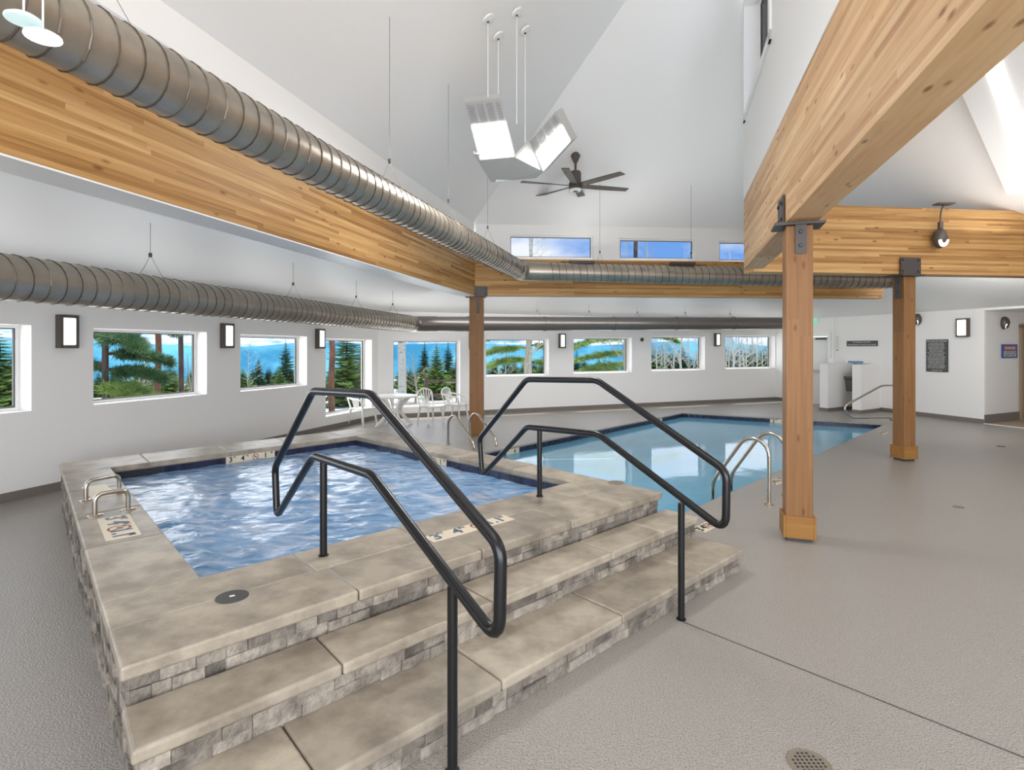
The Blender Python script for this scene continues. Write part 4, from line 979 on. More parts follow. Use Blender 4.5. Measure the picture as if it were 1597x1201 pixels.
# ------------------------------------------------------------------ right wall furniture
# door
dm = C2+d23*((hd[0]+hd[1])/2); ang23 = math.atan2(d23.y, d23.x); dw = hd[1]-hd[0]
dr_ = BM(); box(dr_, (dm.x+n23.x*.08, dm.y+n23.y*.08, 1.02), (dw-.02, .05, 2.03), ang23); door = obj('door_1', dr_, M['doorp']); struct(door, 'white exit door in the right wall with a panic bar', 'door')
bm = BM()
for (s0, s1, a, b) in ((hd[0]-.09, hd[0], 0, 2.15), (hd[1], hd[1]+.09, 0, 2.15), (hd[0], hd[1], 2.06, 2.15)):
    p, q = C2+d23*s0, C2+d23*s1; prism(bm, [p, q, q-n23*.03, p-n23*.03], a, b)
obj('door_frame', bm, M['trim'], door)
bm = BM(); c_ = dm-n23*(-.02); box(bm, (c_.x, c_.y, 1.02), (dw*.8, .045, .06), ang23); box(bm, ((C2+d23*(hd[0]+.16)).x-n23.x*.0, (C2+d23*(hd[0]+.16)).y, 1.04), (.07, .07, .2), ang23); obj('panic_bar', bm, M['chrome'], door)
bm = BM(); c_ = C2+d23*(hd[1]-.25); box(bm, (c_.x, c_.y, 1.98), (.34, .05, .05), ang23); obj('door_closer', bm, M['plate'], door)
# conduit
c = onv(1300, CY, C2, d23)-V((n23.x, n23.y, 0))*.03; bm = BM(); box(bm, (0, 0, .62), (.05, .05, 1.22), ang23); o = obj('wall_conduit', bm, M['trim']); o.location = (c.x, c.y, 1.35); tag(o, 'white vertical conduit between exit door and grey sign', 'conduit')
c = onv(1306.5, 560, C2, d23)-V((n23.x, n23.y, 0))*.02; e = empty('wall_thermometer', (c.x, c.y, 1.62), 'slim pale wall thermometer beside the conduit', 'thermometer', rz=ang23)
bm = BM(); box(bm, (0, 0, .22), (.075, .02, .44)); obj('body', bm, M['doorp'], e, bevel=.006)
bm = BM(); box(bm, (-.015, .0, .02), (.02, .026, .03)); box(bm, (.018, 0, .02), (.02, .026, .03)); obj('bulb', bm, M['ink'], e)
bm = BM(); box(bm, (0, -.012, .25), (.03, .004, .34)); obj('scale', bm, M['signtext'], e)
# exit sign
c = onv(1267, 500, C2, d23); e = empty('exit_sign', (c.x-n23.x*.1, c.y-n23.y*.1, 2.42), 'green exit sign above the white door', 'exit sign', rz=ang23+.5)
bm = BM(); box(bm, (0, 0, .12), (.36, .03, .24)); obj('panel', bm, M['exit'], e, bevel=.01)
text('EXIT', .17, M['trim'], e, Matrix.Translation((0, -.017, .12)) @ Matrix.Rotation(math.pi/2, 4, 'X'))
bm = BM(); lathe(bm, (.15, .0, .28), [(.05, -.04), (.06, 0), (.04, .04)], 16); obj('emergency_lamp', bm, M['signtext'], e, smooth=True)
# partitions
def part(pxy, th, lab):
    (xa, ya), (xb, yb) = pxy; a = fl(xa, ya).xy; b = fl(xb, yb).xy; d = (b-a).normalized(); n_ = V((-d.y, d.x)); b = b+d*.12
    bm = BM(); prism(bm, [a, b, b+n_*th, a+n_*th], 0, 1.27); o = obj('wall_partition', bm, M['wall']); struct(o, lab, 'partition')
    bm = BM(); k_ = .012; prism(bm, [a-n_*k_-d*k_, b-n_*k_, b+n_*(th+k_), a+n_*(th+k_)-d*k_], 0, .085); obj('partition_base', bm, M['base'], o)
part(((1291, 641.5), (1327, 638)), .22, 'low white partition left of the drinking fountain'); part(((1343, 645), (1375.6, 641)), .22, 'low white partition right of the drinking fountain')
# fountain
c = fl(1327, 637.5); w0 = onv(1338, CY, C2, d23); fr = empty('drinking_fountain', (w0.x, w0.y, 0), 'grey wall mounted drinking fountain with bottle filler between partitions', 'drinking fountain', rz=ang23)
bm = BM()
lathe(bm, (0, -.36, .93), [(.12, -.42), (.16, -.3), (.20, -.1), (.27, -.06), (.28, 0), (.25, 0), (.2, -.04), (.02, -.06)], 28, Matrix.Diagonal((1, .9, 1, 1))); obj('basin', bm, M['steelbasin'], fr, smooth=True)
bm = BM(); box(bm, (0, -.13, .74), (.26, .24, .30)); obj('cabinet', bm, M['steelbasin'], fr, bevel=.02)
bm = BM(); box(bm, (0, -.04, 1.12), (.30, .06, .40)); obj('back_panel', bm, M['lidtan'], fr)
bm = BM(); box(bm, (0, -.05, 1.33), (.62, .09, .11)); obj('filler_head', bm, M['trim'], fr, bevel=.01)
bm = BM(); box(bm, (.0, -.1, 1.315), (.44, .01, .05)); obj('display', bm, M['fountblue'], fr)
bm = BM(); tube(bm, fillet([V((-.1, -.3, .91)), V((-.1, -.3, 1.0)), V((-.02, -.3, 1.02))], .03), .012, 10); obj('bubbler', bm, M['chrome'], fr, smooth=True)
c = onv(1299, 566, C2, d23)-V((n23.x, n23.y, 0))*.06; bm = BM(); box(bm, (0, 0, 0), (.16, .12, .16), ang23); o = obj('soap_box', bm, M['trim'], bevel=.01); o.location = (c.x, c.y, 1.33); tag(o, 'small white wall box above the first partition', 'wall box')
# signs
def sign(name, x0, x1, z0, z1, P, d, n_, mat, lab, cat, lines, group=None):
    a = onv(x0, CY, P, d); b = onv(x1, CY, P, d); W = (b-a).length; c = (a+b)/2; c.z = (z0+z1)/2; dd = (b-a).normalized()
    if True: c = c-V((n_.x, n_.y, 0))*.012
    e = empty(name, c, lab, cat, group, math.atan2(dd.y, dd.x)); Hh = z1-z0
    bm = BM(); box(bm, (0, 0, 0), (W, .014, Hh)); obj('board', bm, M[mat], e, bevel=.004)
    R = Matrix.Rotation(math.pi/2, 4, 'X')
    for it in lines:
        if it[0] == 'bar':
            bm = BM(); box(bm, (it[1]*W, -.0085, it[2]*Hh), (it[3]*W, .004, it[4]*Hh)); obj('panel', bm, M[it[5]], e)
        else:
            tx = text(it[1], it[4]*Hh, M[it[5]], e, Matrix.Translation((it[2]*W, -.0115, it[3]*Hh)) @ R)
            xs = [v.co.x for v in tx.data.vertices]; wd = max(xs)-min(xs)
            if wd > 0 and it[6]: tx.matrix_basis = Matrix.Translation((it[2]*W, -.0115, it[3]*Hh)) @ R @ Matrix.Diagonal((it[6]*W/wd, 1, 1, 1))
    return e
zz = lambda px, y, P, d: onv(px, y, P, d).z
sign('pool_notice_sign', 1321, 1369.5, zz(1345, 540, C2, d23), zz(1345, 531.5, C2, d23), C2, d23, n23, 'sign', 'narrow dark grey two line sign above the drinking fountain', 'sign',
     [('t', 'NO LIFEGUARD ON DUTY', 0, .22, .30, 'signtext', .58), ('t', 'CHILDREN ARE NOT TO BE LEFT UNATTENDED', 0, -.24, .30, 'signtext', .92)])
rl = [('t', 'POOL AND HOT TUB RULES', 0, .445, .055, 'signtext', .9)]
rnd = random.Random(3); yy = .385; lines_ = ['NO DIVING OR RUNNING ON THE DECK', 'SHOWER BEFORE ENTERING', 'NO GLASS IN THE POOL AREA', 'CHILDREN MUST BE SUPERVISED BY AN ADULT', 'NO FOOD OR DRINK IN THE WATER', 'DO NOT USE THE HOT TUB ALONE',
                                              'LIMIT HOT TUB USE TO FIFTEEN MINUTES', 'NO PETS ALLOWED', 'SWIM DIAPERS REQUIRED', 'NO SMOKING', 'PLEASE KEEP GATES CLOSED']
for k, s in enumerate(lines_*2):
    if k >= 19: break
    rl.append(('t', s, -.02, yy, .034, 'signtext', rnd.uniform(.62, .84))); yy -= .0425
rl.append(('t', 'THANK YOU', 0, -.455, .04, 'signtext', .5))
sign('pool_rules_sign', 1445, 1479.5, zz(1462, 580, C3, d34), zz(1462, 529.5, C3, d34), C3, d34, n34, 'sign', 'tall dark grey rules sign with pale lettering on the right wall', 'sign', rl)
nRC = V((-dRC.y, dRC.x))
sign('danger_sign', 1561, 1585.5, zz(1573, 558.5, C4, dRC), zz(1573, 537, C4, dRC), C4, dRC, nRC, 'signblue', 'blue bordered sign reading DANGER on the recess wall', 'sign',
     [('bar', 0, .22, .76, .28, 'signred'), ('bar', 0, -.08, .76, .18, 'signtext'), ('bar', 0, -.29, .76, .18, 'signtext'),
      ('t', 'DANGER', 0, .22, .24, 'signtext', .66), ('t', 'CONSTRUCTION', 0, -.08, .14, 'ink', .70), ('t', 'KEEP OUT', 0, -.29, .18, 'ink', .66)])
# recess door jamb
a = onv(1589, CY, C4, dRC).xy; bm = BM(); b = a+dRC*.1; prism(bm, [a, b, b-nRC*.05, a-nRC*.05], 0, 2.25); b2_ = a+dRC*1.0; prism(bm, [a, b2_, b2_-nRC*.05, a-nRC*.05], 2.18, 2.28)
o = obj('door_2', bm, M['tan']); struct(o, 'tan framed doorway at the right edge of the recess', 'door')
bm = BM(); p, q = a+dRC*.1, a+dRC*.9; prism(bm, [p-nRC*.01, q-nRC*.01, q-nRC*.03, p-nRC*.03], 0, 2.18); obj('door_leaf', bm, M['base'], o)
# round speaker on back wall
c = onv(1001, 529.7, C1, dB); bm = BM(); m = V((-nB.x, -nB.y, 0)).to_track_quat('Z', 'Y').to_matrix().to_4x4(); lathe(bm, (0, 0, 0), [(.055, 0), (.055, .02), (.045, .03), (.0, .032)], 24, m)
o = obj('round_speaker', bm, M['plate'], smooth=True); o.location = c-V((nB.x, nB.y, 0))*.001; tag(o, 'small round dark disc on the back wall between two windows', 'speaker')

# ------------------------------------------------------------------ plastic furniture
def make_chair(arms, label):
    e = empty('plastic_chair', (0, 0, 0), label, 'chair', 'white plastic patio chairs'); S = .92; mt = M['plastic']
    bm = BM(); N = 8       # seat, faces +x
    prism(bm, [(-.2*S, -.19*S), (.23*S, -.23*S), (.26*S, -.15*S), (.27*S, 0), (.26*S, .15*S), (.23*S, .23*S), (-.2*S, .19*S)], .40*S, .425*S)
    prism(bm, [(-.2*S, -.19*S), (.23*S, -.23*S), (.23*S, .23*S), (-.2*S, .19*S)], .385*S, .40*S); obj('seat', bm, mt, e, bevel=.008)
    for sx, sy in ((1, 1), (1, -1), (-1, 1), (-1, -1)):
        bm = BM(); t_ = V((sx*.20*S-.01*S, sy*.19*S, .40*S)); b_ = V((sx*.25*S-.01, sy*.225*S, 0)); 
        tube(bm, [b_, t_*.6+b_*.4+V((0, 0, 0)), t_], .02, 6, radii=[.017, .022, .034]); obj('leg', bm, mt, e)
    bm = BM(); top = []
    for k in range(13):
        u = -1+2*k/12; a = u*math.pi/2; top.append(V((-.30*S, math.sin(a)*.215*S, (.70+.13*math.cos(a))*S)))
    pth = [V((-.20*S, -.19*S, .41*S))]+top+[V((-.20*S, .19*S, .41*S))]
    tube(bm, pth, .017, 8)
    obj('back_frame', bm, mt, e, smooth=True)
    for k in range(6):
        u = -.68+1.36*k/5; bm = BM(); zt = (.70+.13*math.cos(u*math.pi/2))*S
        y1 = math.sin(u*math.pi/2)*.215*S; q = [V((-.205*S, u*.10*S, .42*S)), V((-.25*S, u*.14*S, .58*S)), V((-.30*S, y1, zt))]
        for a_, b_ in zip(q, q[1:]):
            w_ = .010; prism_ = [a_+V((0, -w_, 0)), a_+V((0, w_, 0)), b_+V((0, w_, 0)), b_+V((0, -w_, 0))]
            f = face(bm, prism_); ex = bmesh.ops.extrude_face_region(bm, geom=[f]); bmesh.ops.translate(bm, vec=(-.008, 0, 0), verts=[v for v in ex['geom'] if isinstance(v, bmesh.types.BMVert)])
        obj('back_slat', bm, mt, e)
    if arms:
        for sy in (1, -1):
            bm = BM(); tube(bm, fillet([V((-.29*S, sy*.215*S, .68*S)), V((-.05, sy*.27*S, .64*S)), V((.2*S, sy*.27*S, .62*S)), V((.23*S, sy*.22*S, .41*S))], .06, 5), .02, 8); obj('armrest', bm, mt, e, smooth=True)
    return e
ch1 = make_chair(True, 'white plastic armchair left of the table, before the tall narrow window'); p = fl(566, 663); ch1.location = (p.x, p.y, 0); ch1.rotation_euler = (0, 0, math.radians(-30))
ch2 = make_chair(False, 'armless white plastic chair right of the round table'); p = fl(672, 659.5); ch2.location = (p.x, p.y, 0); ch2.rotation_euler = (0, 0, math.radians(-50))
ch3 = copy_tree(ch1, label='white plastic armchair nearest the far timber post'); p = fl(711, 655.5); ch3.location = (p.x, p.y, 0); ch3.rotation_euler = (0, 0, math.radians(-25))
p = fl(615, 664); tb = empty('plastic_table', (p.x, p.y, 0), 'round white plastic patio table with splayed crossed legs', 'table')
bm = BM(); lathe(bm, (0, 0, .66), [(.46, -.035), (.50, -.03), (.505, 0), (.48, .008), (0, .008)], 36); obj('tabletop', bm, M['plastic'], tb, smooth=True)
for k in range(4):
    a = math.radians(35+90*k); u = V((math.cos(a), math.sin(a), 0)); v = V((-u.y, u.x, 0)); bm = BM()
    path = [u*.36+V((0, 0, .64)), u*.17+V((0, 0, .45)), u*.12+V((0, 0, .34)), u*.22+V((0, 0, .2)), u*.42]
    for (A1, B1), (w0_, w1_) in zip(zip(path, path[1:]), ((.05, .04), (.04, .045), (.045, .035), (.035, .025))):
        dd_ = (B1-A1).normalized(); nn_ = v.cross(dd_)
        f = face(bm, [A1-nn_*w0_+v*.015, A1+nn_*w0_+v*.015, B1+nn_*w1_+v*.015, B1-nn_*w1_+v*.015]); ex = bmesh.ops.extrude_face_region(bm, geom=[f]); bmesh.ops.translate(bm, vec=-v*.03, verts=[q for q in ex['geom'] if isinstance(q, bmesh.types.BMVert)])
    obj('leg', bm, M['plastic'], tb)
bm = BM(); tube(bm, [(0, 0, .31), (0, 0, .37)], .13, 16); obj('hub', bm, M['plastic'], tb)

# ------------------------------------------------------------------ outdoors
GZ = -.55
def gz(x, y):
    d = math.hypot(x, y-6); return GZ-max(0, min(d, 55)-22)*.032-max(0, d-55)*.14
bm = BM(); N = 60; g = []
for j in range(N+1):
    row = []
    for i in range(N+1):
        x = -160+320*i/N; y = -60+300*j/N
        dist = math.hypot(x, y-6); z = gz(x, y)+mathutils.noise.noise(V((x*.08, y*.08, 0)))*.35
        row.append(bm.verts.new((x, y, min(z, GZ+.3))))
    g.append(row)
def inside_room(x, y): return (x > LW(y)-.3 and y < C1.y+(x-C1.x)*.3686+.4 and x < 13 and y < 19)
for j in range(N):
    for i in range(N): bm.faces.new((g[j][i], g[j][i+1], g[j+1][i+1], g[j+1][i]))
struct(obj('ground', bm, M['snow'], smooth=True), 'patchy snow and dry grass slope outside', 'ground')
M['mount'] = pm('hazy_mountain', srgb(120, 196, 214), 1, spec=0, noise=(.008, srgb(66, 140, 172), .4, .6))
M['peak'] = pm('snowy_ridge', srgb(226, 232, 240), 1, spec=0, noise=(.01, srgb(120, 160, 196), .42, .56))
def ridge(name, R, hfun, mat, lab, z0):
    bm = BM(); n_ = 140; rows = []
    for k in range(n_+1):
        a = math.radians(-75+150*k/n_); col = []
        for s in range(7):
            t_ = s/6; rr = R*(1+.35*t_); hh = z0+(hfun(a)-z0)*t_**.8+mathutils.noise.fractal(V((a*14, t_*3, R)), .9, 2, 5)*R*.012*math.sin(t_*math.pi*.9+.2)
            col.append(bm.verts.new((math.sin(a)*rr, math.cos(a)*rr, hh)))
        rows.append(col)
    for a, b in zip(rows, rows[1:]):
        for s in range(6): bm.faces.new((a[s], b[s], b[s+1], a[s+1]))
    return struct(obj(name, bm, M[mat], smooth=True), lab, 'mountain')
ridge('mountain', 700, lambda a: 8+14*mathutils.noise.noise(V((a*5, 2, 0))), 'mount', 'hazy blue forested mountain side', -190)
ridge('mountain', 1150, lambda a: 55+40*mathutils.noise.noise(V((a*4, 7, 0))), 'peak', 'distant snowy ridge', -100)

def conifer_mesh(seed, h=1.0, spread=.2, layers=34, bare=.08):
    rnd = random.Random(seed); bm = BM()
    for l in range(layers):
        t_ = l/(layers-1); z = bare+(1-bare)*t_*.97; R = spread*(1-t_)**.8*(.85+.3*rnd.random())+.012; nb_ = int(11-5*t_)
        for b in range(nb_):
            a = 2*math.pi*(b+rnd.random()*.9)/nb_; r_ = R*rnd.uniform(.7, 1.12); d = V((math.cos(a), math.sin(a), 0)); s_ = V((-d.y, d.x, 0)); dr_ = rnd.uniform(-.38, .02)
            ns = 8
            for k in range(ns):
                u = (k+.5)/ns; p = V((0, 0, z))+d*r_*u+V((0, 0, (dr_*u+.25*u*u)*r_)); ln = r_*.42*(1.15-u*.6)
                for sg in (-1, 1):
                    q = p+(s_*sg*.9+d*.55).normalized()*ln*rnd.uniform(.7, 1.2)+V((0, 0, rnd.uniform(-.25, .12)*ln)); w_ = ln*.24
                    bm.faces.new([bm.verts.new(v) for v in (p-d*w_, p+d*w_, q)])
                    q2 = p+(s_*sg*.5+d*.3).normalized()*ln*.6+V((0, 0, ln*rnd.uniform(.1, .5))); bm.faces.new([bm.verts.new(v) for v in (p-V((0, 0, w_*.8)), p+V((0, 0, w_*.8)), q2)])
    me = bpy.data.meshes.new('conifer_foliage'); bm.to_mesh(me); bm.free(); return me
CM = [conifer_mesh(s, spread=sp, layers=ly) for s, sp, ly in ((1, .20, 34), (2, .26, 30), (3, .15, 38))]
for m_ in CM: m_.materials.append(M['needle'])
CD = []
for m_ in CM[:2]:
    c_ = m_.copy(); c_.materials.clear(); c_.materials.append(M['needled']); CD.append(c_)
def trunk_mesh(mat, r0, r1, name='trunk_shape', seed=0):
    bm = BM(); rnd = random.Random(seed); tube(bm, [V((rnd.uniform(-.01, .01), rnd.uniform(-.01, .01), k/5)) for k in range(6)], 1, 9, radii=[r0+(r1-r0)*k/5 for k in range(6)])
    me = bpy.data.meshes.new(name); bm.to_mesh(me); bm.free(); me.materials.append(mat)
    for p in me.polygons: p.use_smooth = True
    return me
TM = trunk_mesh(M['barkdark'], .016, .002)
def conifer(px, Y, ytop, me, label, group='conifers outside the windows', width=1.0):
    x = (px-CX)/F*Y; z0 = gz(x, Y)-.1; zt = H-(ytop-CY)/F*Y; h = max(1.5, zt-z0)
    e = empty('conifer_tree', (x, Y, z0), label, 'tree', group, random.random()*6)
    o = bpy.data.objects.new('foliage', me); C.objects.link(o); o.parent = e; o.scale = (h*width*1.45, h*width*1.45, h)
    o = bpy.data.objects.new('trunk', TM); C.objects.link(o); o.parent = e; o.scale = (h, h, h)
    return e
def bare_mesh(seed, depth=5, mat=None, r0=.02, up=.5, n0=7):
    rnd = random.Random(seed); bm = BM()
    tp = [V((0, 0, 0))]
    for k in range(1, 8): tp.append(tp[-1]+V((rnd.uniform(-.018, .018), rnd.uniform(-.018, .018), 1/7)))
    tube(bm, tp, 1, 7, radii=[r0*(1-.85*k/7) for k in range(8)])
    def br(p, d, ln, r, dep):
        q = p+d*ln*.5+V((rnd.uniform(-.1, .1), rnd.uniform(-.1, .1), .05))*ln; e_ = q+(d+V((0, 0, .25))).normalized()*ln*.5
        tube(bm, [p, q, e_], r, 4, cap=False, radii=[r, r*.7, r*.35])
        if dep > 0:
            for k in range(3):
                nd_ = (d+V((rnd.uniform(-.9, .9), rnd.uniform(-.9, .9), rnd.uniform(-.2, .8)))).normalized(); br(lerp(q, e_, rnd.random()), nd_, ln*.58, r*.5, dep-1)
    for k in range(n0*2):
        t_ = .25+.7*k/(n0*2); i = int(t_*7); p = lerp(tp[i], tp[min(7, i+1)], t_*7-i); a = rnd.random()*6.28; d = V((math.cos(a), math.sin(a), up)).normalized()
        br(p, d, .26*(1.1-t_), r0*.33*(1.15-t_), depth-2)
    me = bpy.data.meshes.new('bare_tree_shape'); bm.to_mesh(me); bm.free(); me.materials.append(mat); return me
AM = [bare_mesh(11, 4, M['aspen'], .010), bare_mesh(12, 4, M['aspen'], .008, .8), bare_mesh(13, 5, M['bushm'], .016, .5)]
def bare(px, Y, ytop, k, label, name='aspen_tree', group='bare aspens outside', w_=1.0):
    x = (px-CX)/F*Y; z0 = gz(x, Y)-.1; zt = H-(ytop-CY)/F*Y; h = max(1.2, zt-z0)
    o = bpy.data.objects.new(name, AM[k]); C.objects.link(o); o.location = (x, Y, z0); o.scale = (h*w_, h*w_, h); o.rotation_euler = (0, 0, random.random()*6); tag(o, label, 'tree', group)
def pine(px, Y, wpx, mat, label, yt=-400, boughs=()):
    """near pine: thick trunk rising out of view with boughs"""
    x = (px-CX)/F*Y; z0 = gz(x, Y)-.1; r = wpx/F*Y/2; e = empty('pine_tree', (x, Y, z0), label, 'tree', 'tall pines close outside'); hh = 9
    bm = BM(); tube(bm, [V((random.uniform(-.03, .03), 0, hh*k/8)) for k in range(9)], 1, 12, radii=[r*(1.12-.5*k/8) for k in range(9)]); obj('trunk', bm, M[mat], e, smooth=True)
    for (zb, az, ln, m_) in boughs: bough(e, V((0, 0, zb-z0)), az, ln, m_)
    return e
def bough(e, P, az, ln, mat='needle'):
    rnd = random.Random(int(az*100+ln*10)); d = V((math.cos(az), math.sin(az), 0)); s_ = V((-d.y, d.x, 0)); bm = BM(); bf = BM(); pts = []
    for k in range(8):
        u = k/7; pts.append(P+d*ln*u+V((0, 0, ln*(.12*u-.30*u*u))))
    tube(bm, pts, 1, 6, radii=[.035*(1-.8*k/7) for k in range(8)]); obj('bough', bm, M['barkdark'], e)
    for k in range(9, 90):
        u = k/90; i = min(6, int(u*7)); p = lerp(pts[i], pts[i+1], u*7-i); L1 = ln*.30*(1.15-u)*rnd.uniform(.6, 1.2); sg = 1 if k % 2 else -1
        dd_ = (s_*sg+d*.8+V((0, 0, rnd.uniform(-.5, .15)))).normalized()
        for m_ in range(9):
            q = p+dd_*L1*(m_+1)/9; 
            for j in range(5):
                v = V((rnd.uniform(-1, 1), rnd.uniform(-1, 1), rnd.uniform(-.8, .8))).normalized()*.15; w_ = v.orthogonal().normalized()*.010
                bf.faces.new([bf.verts.new(q-w_), bf.verts.new(q+w_), bf.verts.new(q+v+dd_*.06)])
    obj('foliage', bf, M[mat], e)

dk, gr = CD, CM
conifer(0, 15, 512, gr[1], 'bright conifer filling the leftmost cut window'); conifer(30, 24, 528, dk[0], 'darker conifer behind the one in the leftmost window')
pine(166, 10.0, 9, 'barkdark', 'big dark pine at the left side of the wide window', boughs=((2.2, .3, 1.1, 'needled'), (1.9, -.5, 1.1, 'needled'), (1.6, .8, 1.0, 'needled'), (1.3, .1, 1.0, 'needled'), (1.0, -.4, 1.1, 'needle'), (.8, .7, 1.1, 'needle'), (2.0, 2.8, 1.0, 'needled'), (1.4, 3.2, 1.0, 'needled')))
pine(246, 12.0, 8.5, 'bark', 'reddish pine trunk in the wide window, left of two', boughs=((2.3, .3, .9, 'needled'), (2.2, 3.0, .9, 'needled'))); pine(283, 13.0, 7, 'barkdark', 'greyer pine trunk in the wide window, right of two', boughs=((2.2, 0, .9, 'needled'), (2.35, 2.6, .8, 'needled')))
conifer(264, 19, 556, gr[1], 'small conifer between the two pine trunks'); conifer(196, 15, 580, gr[1], 'short bushy conifer at the foot of the dark pine', width=1.3)
bare(226, 22, 545, 2, 'pale bare shrub tree in the middle of the wide window', w_=1.6); bare(297, 20, 552, 2, 'pale bare shrub tree at the right end of the wide window', w_=1.4); bare(215, 26, 560, 2, 'low pale shrub far behind the wide window', w_=1.8)
conifer(446, 26, 528, dk[0], 'tall dark spruce in the blue mountain window', width=.85); conifer(403, 32, 556, dk[1], 'small spruce in the middle of the blue mountain window', width=.7); conifer(417, 34, 573, dk[0], 'smallest spruce beside it in the blue mountain window'); conifer(437, 22, 580, gr[1], 'low green spruce at the foot of the tall dark one')
bare(388, 24, 530, 0, 'thin bare tree at the left of the blue mountain window', w_=1.3); conifer(378, 24, 585, gr[1], 'low conifer in the left corner of the blue mountain window')
pine(517, 16.0, 9, 'bark', 'orange pine trunk in the tall narrow window', boughs=((2.2, .5, .8, 'needle'),)); conifer(541, 21, 498, gr[0], 'soft green conifer in the tall narrow window', width=1.1); conifer(566, 26, 532, gr[1], 'conifer at the right edge of the tall narrow window'); bare(556, 22, 548, 2, 'bare shrub in the tall narrow window', w_=1.5)
pine(626, 18.0, 12.5, 'aspen', 'thick pale trunk at the left of the big square window'); conifer(681, 24, 533, gr[1], 'bright green conifer centred in the big square window', width=.75); conifer(662, 30, 530, dk[0], 'dark narrow conifer left of the bright one', width=.7); conifer(699, 30, 530, dk[0], 'dark narrow conifer at the right of the big square window', width=.7)
bare(648, 22, 545, 2, 'tangled bare tree in the big square window', w_=1.4); conifer(640, 26, 575, gr[1], 'low conifer behind the pale trunk', width=1.3); conifer(710, 27, 560, gr[1], 'low conifer beside the white chairs window edge', width=1.2)
pine(827, 19.5, 6.5, 'aspen', 'grey trunk right of centre in the bough window', boughs=((2.6, 3.3, 2.2, 'needle'), (2.2, 3.6, 2.2, 'needle'), (1.7, 3.0, 2.0, 'needle'), (2.4, .2, 1.2, 'needle'), (1.8, -.4, 1.3, 'needle'), (1.3, 2.6, 1.8, 'needle'), (1.2, .4, 1.3, 'needle')))
bare(776, 24, 520, 1, 'slim bare tree at the left of the bough window'); bare(787, 27, 515, 0, 'bare tree behind the bough'); conifer(800, 30, 560, gr[1], 'low conifer under the bough', width=1.5); conifer(850, 27, 545, gr[1], 'bushy conifer at the right of the bough window', width=1.2); conifer(832, 33, 560, dk[1], 'dark low conifer behind the grey trunk', width=1.4)
pine(992, 20.5, 8, 'barkdark', 'pine between two windows whose bough hangs over the mountain view', boughs=((2.6, 3.2, 3.0, 'needle'), (2.1, 3.5, 2.8, 'needle'), (1.5, 3.0, 2.7, 'needle'), (1.1, 3.4, 2.6, 'needle'), (2.2, -.3, 1.5, 'needle')))
conifer(899, 30, 545, dk[0], 'small dark spruce at the left of the mountain window'); conifer(911, 32, 555, gr[0], 'small green spruce in the mountain window', width=1.2); conifer(934, 34, 560, gr[1], 'lowest green spruce in the mountain window', width=1.2); conifer(950, 30, 558, gr[1], 'rounded spruce under the long bough', width=1.3)
conifer(1062, 27, 552, dk[1], 'dark pine among the aspens', width=1.3); conifer(1045, 29, 540, gr[1], 'green pine among the aspens', width=1.1); conifer(1190, 30, 540, gr[1], 'green pine right of the aspen grove', width=1.3); conifer(1204, 27, 548, dk[1], 'dark pine at the corner window edge', width=1.2)
conifer(1150, 36, 560, dk[1], 'low dark pine behind the aspen grove', width=1.8); conifer(1120, 34, 560, gr[1], 'low pine behind the wall lamp', width=1.5); conifer(1080, 36, 565, gr[1], 'low pine far behind the aspens', width=1.6)
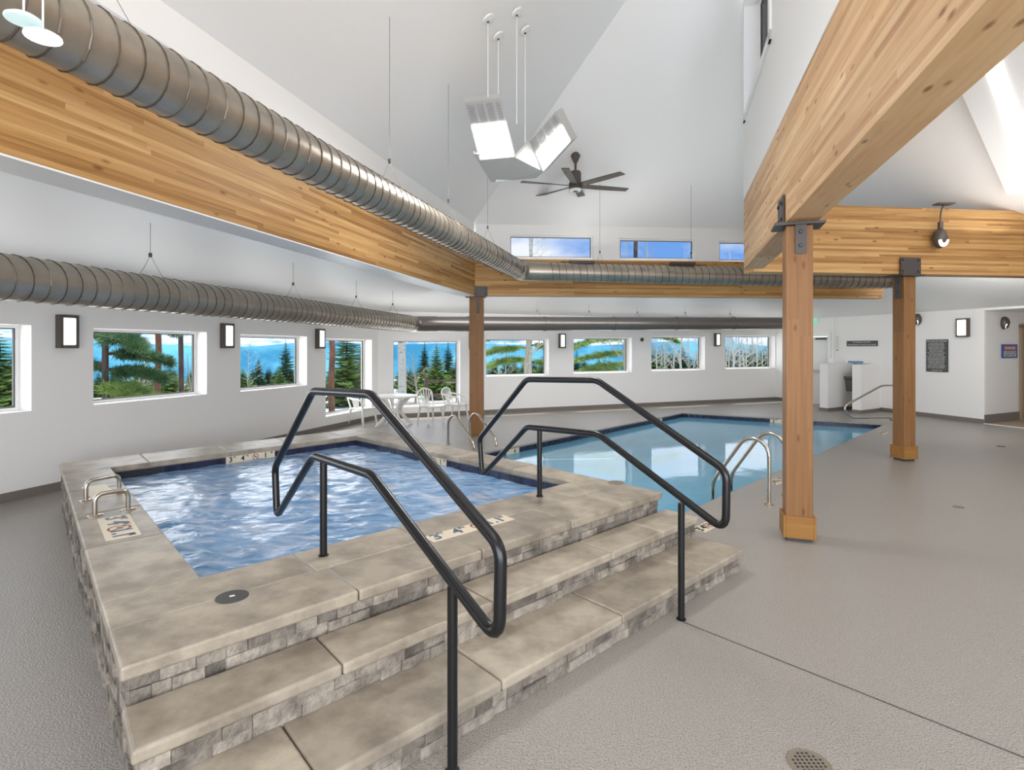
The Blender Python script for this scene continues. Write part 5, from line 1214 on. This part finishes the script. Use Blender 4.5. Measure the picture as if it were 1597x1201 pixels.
for i, (x, Y) in enumerate(((1024, 24), (1036, 26), (1052, 23), (1064, 25), (1074, 27), (1082, 24), (1090, 26), (1133, 25), (1139, 24), (1146, 27), (1152, 24), (1159, 26), (1166, 24), (1173, 27), (1180, 25), (1187, 24), (1196, 26), (1030, 29), (1143, 30), (1170, 30))):
    nm_ = ['first', 'second', 'third', 'fourth', 'fifth', 'sixth', 'seventh']
    lab = 'slim bare aspen, %s from the left in the %s window' % ((nm_[i], 'bare aspens') if i < 7 else (['first', 'second', 'third', 'fourth', 'fifth', 'sixth', 'seventh', 'eighth', 'ninth', 'tenth'][i-7], 'corner') if i < 17 else (('rear', 'mountain side') if i == 17 else (['hindmost'][0], 'corner')))
    if i >= 17: lab = ['hindmost aspen at the left of the bare aspens window', 'hindmost aspen at the left of the corner window', 'hindmost aspen at the right of the corner window'][i-17]
    bare(x, Y, 470, i % 2, lab, w_=.9)
rq = random.Random(21)
for a_, b_, yy_, n_ in ((0, 45, 560, 3), (150, 215, 590, 4), (215, 305, 596, 5), (376, 465, 596, 6), (512, 570, 600, 5), (618, 712, 585, 8), (762, 850, 562, 6), (897, 978, 564, 6), (1018, 1090, 548, 8), (1132, 1205, 542, 9)):
    for k in range(n_):
        conifer(a_+(b_-a_)*(k+rq.random())/n_, rq.uniform(27, 40), yy_+rq.uniform(-12, 10), (gr[1], gr[0], dk[1])[k % 3], 'low green conifer in the thicket seen through the windows', group='low conifer thicket', width=1.25)
# trees seen through the high strip windows
bare(822, 17, 352, 2, 'dead branched pine against the sky in the first strip window', name='dead_pine', w_=.9); bare(1006, 19, 350, 2, 'bare tree crossing the second strip window', w_=.7); bare(977, 18, 365, 2, 'bare crown at the left of the second strip window', w_=.6)
bare(1062, 24, 385, 1, 'thin bare twigs at the right of the second strip window'); bare(1143, 22, 375, 1, 'thin bare twigs in the strip window by the pale beam')
# deck rail outside the big square window
y_ = 17.2; e = empty('deck_railing', ((690-CX)/F*y_, y_, gz(0, y_)), 'burgundy deck railing outside the big square window', 'railing')
x0, x1 = (665-CX)/F*y_, (716-CX)/F*y_; bx_ = (690-CX)/F*y_
zr_ = lambda y: H-(y-CY)/F*y_-gz(0, y_)
bm = BM(); box(bm, ((x0+x1)/2-bx_, 0, zr_(594)), (x1-x0+.1, .09, .05)); obj('top_rail', bm, M['burg'], e)
bm = BM(); box(bm, ((x0+x1)/2-bx_, 0, zr_(617)), (x1-x0+.1, .07, .09)); obj('lower_rail', bm, M['burg'], e)
for x in (x0, x1):
    bm = BM(); box(bm, (x-bx_, 0, zr_(607)/1), (.08, .08, .75)); box(bm, (x-bx_, 0, zr_(607)/2-.1), (.08, .08, zr_(607))); obj('post', bm, M['burg'], e)
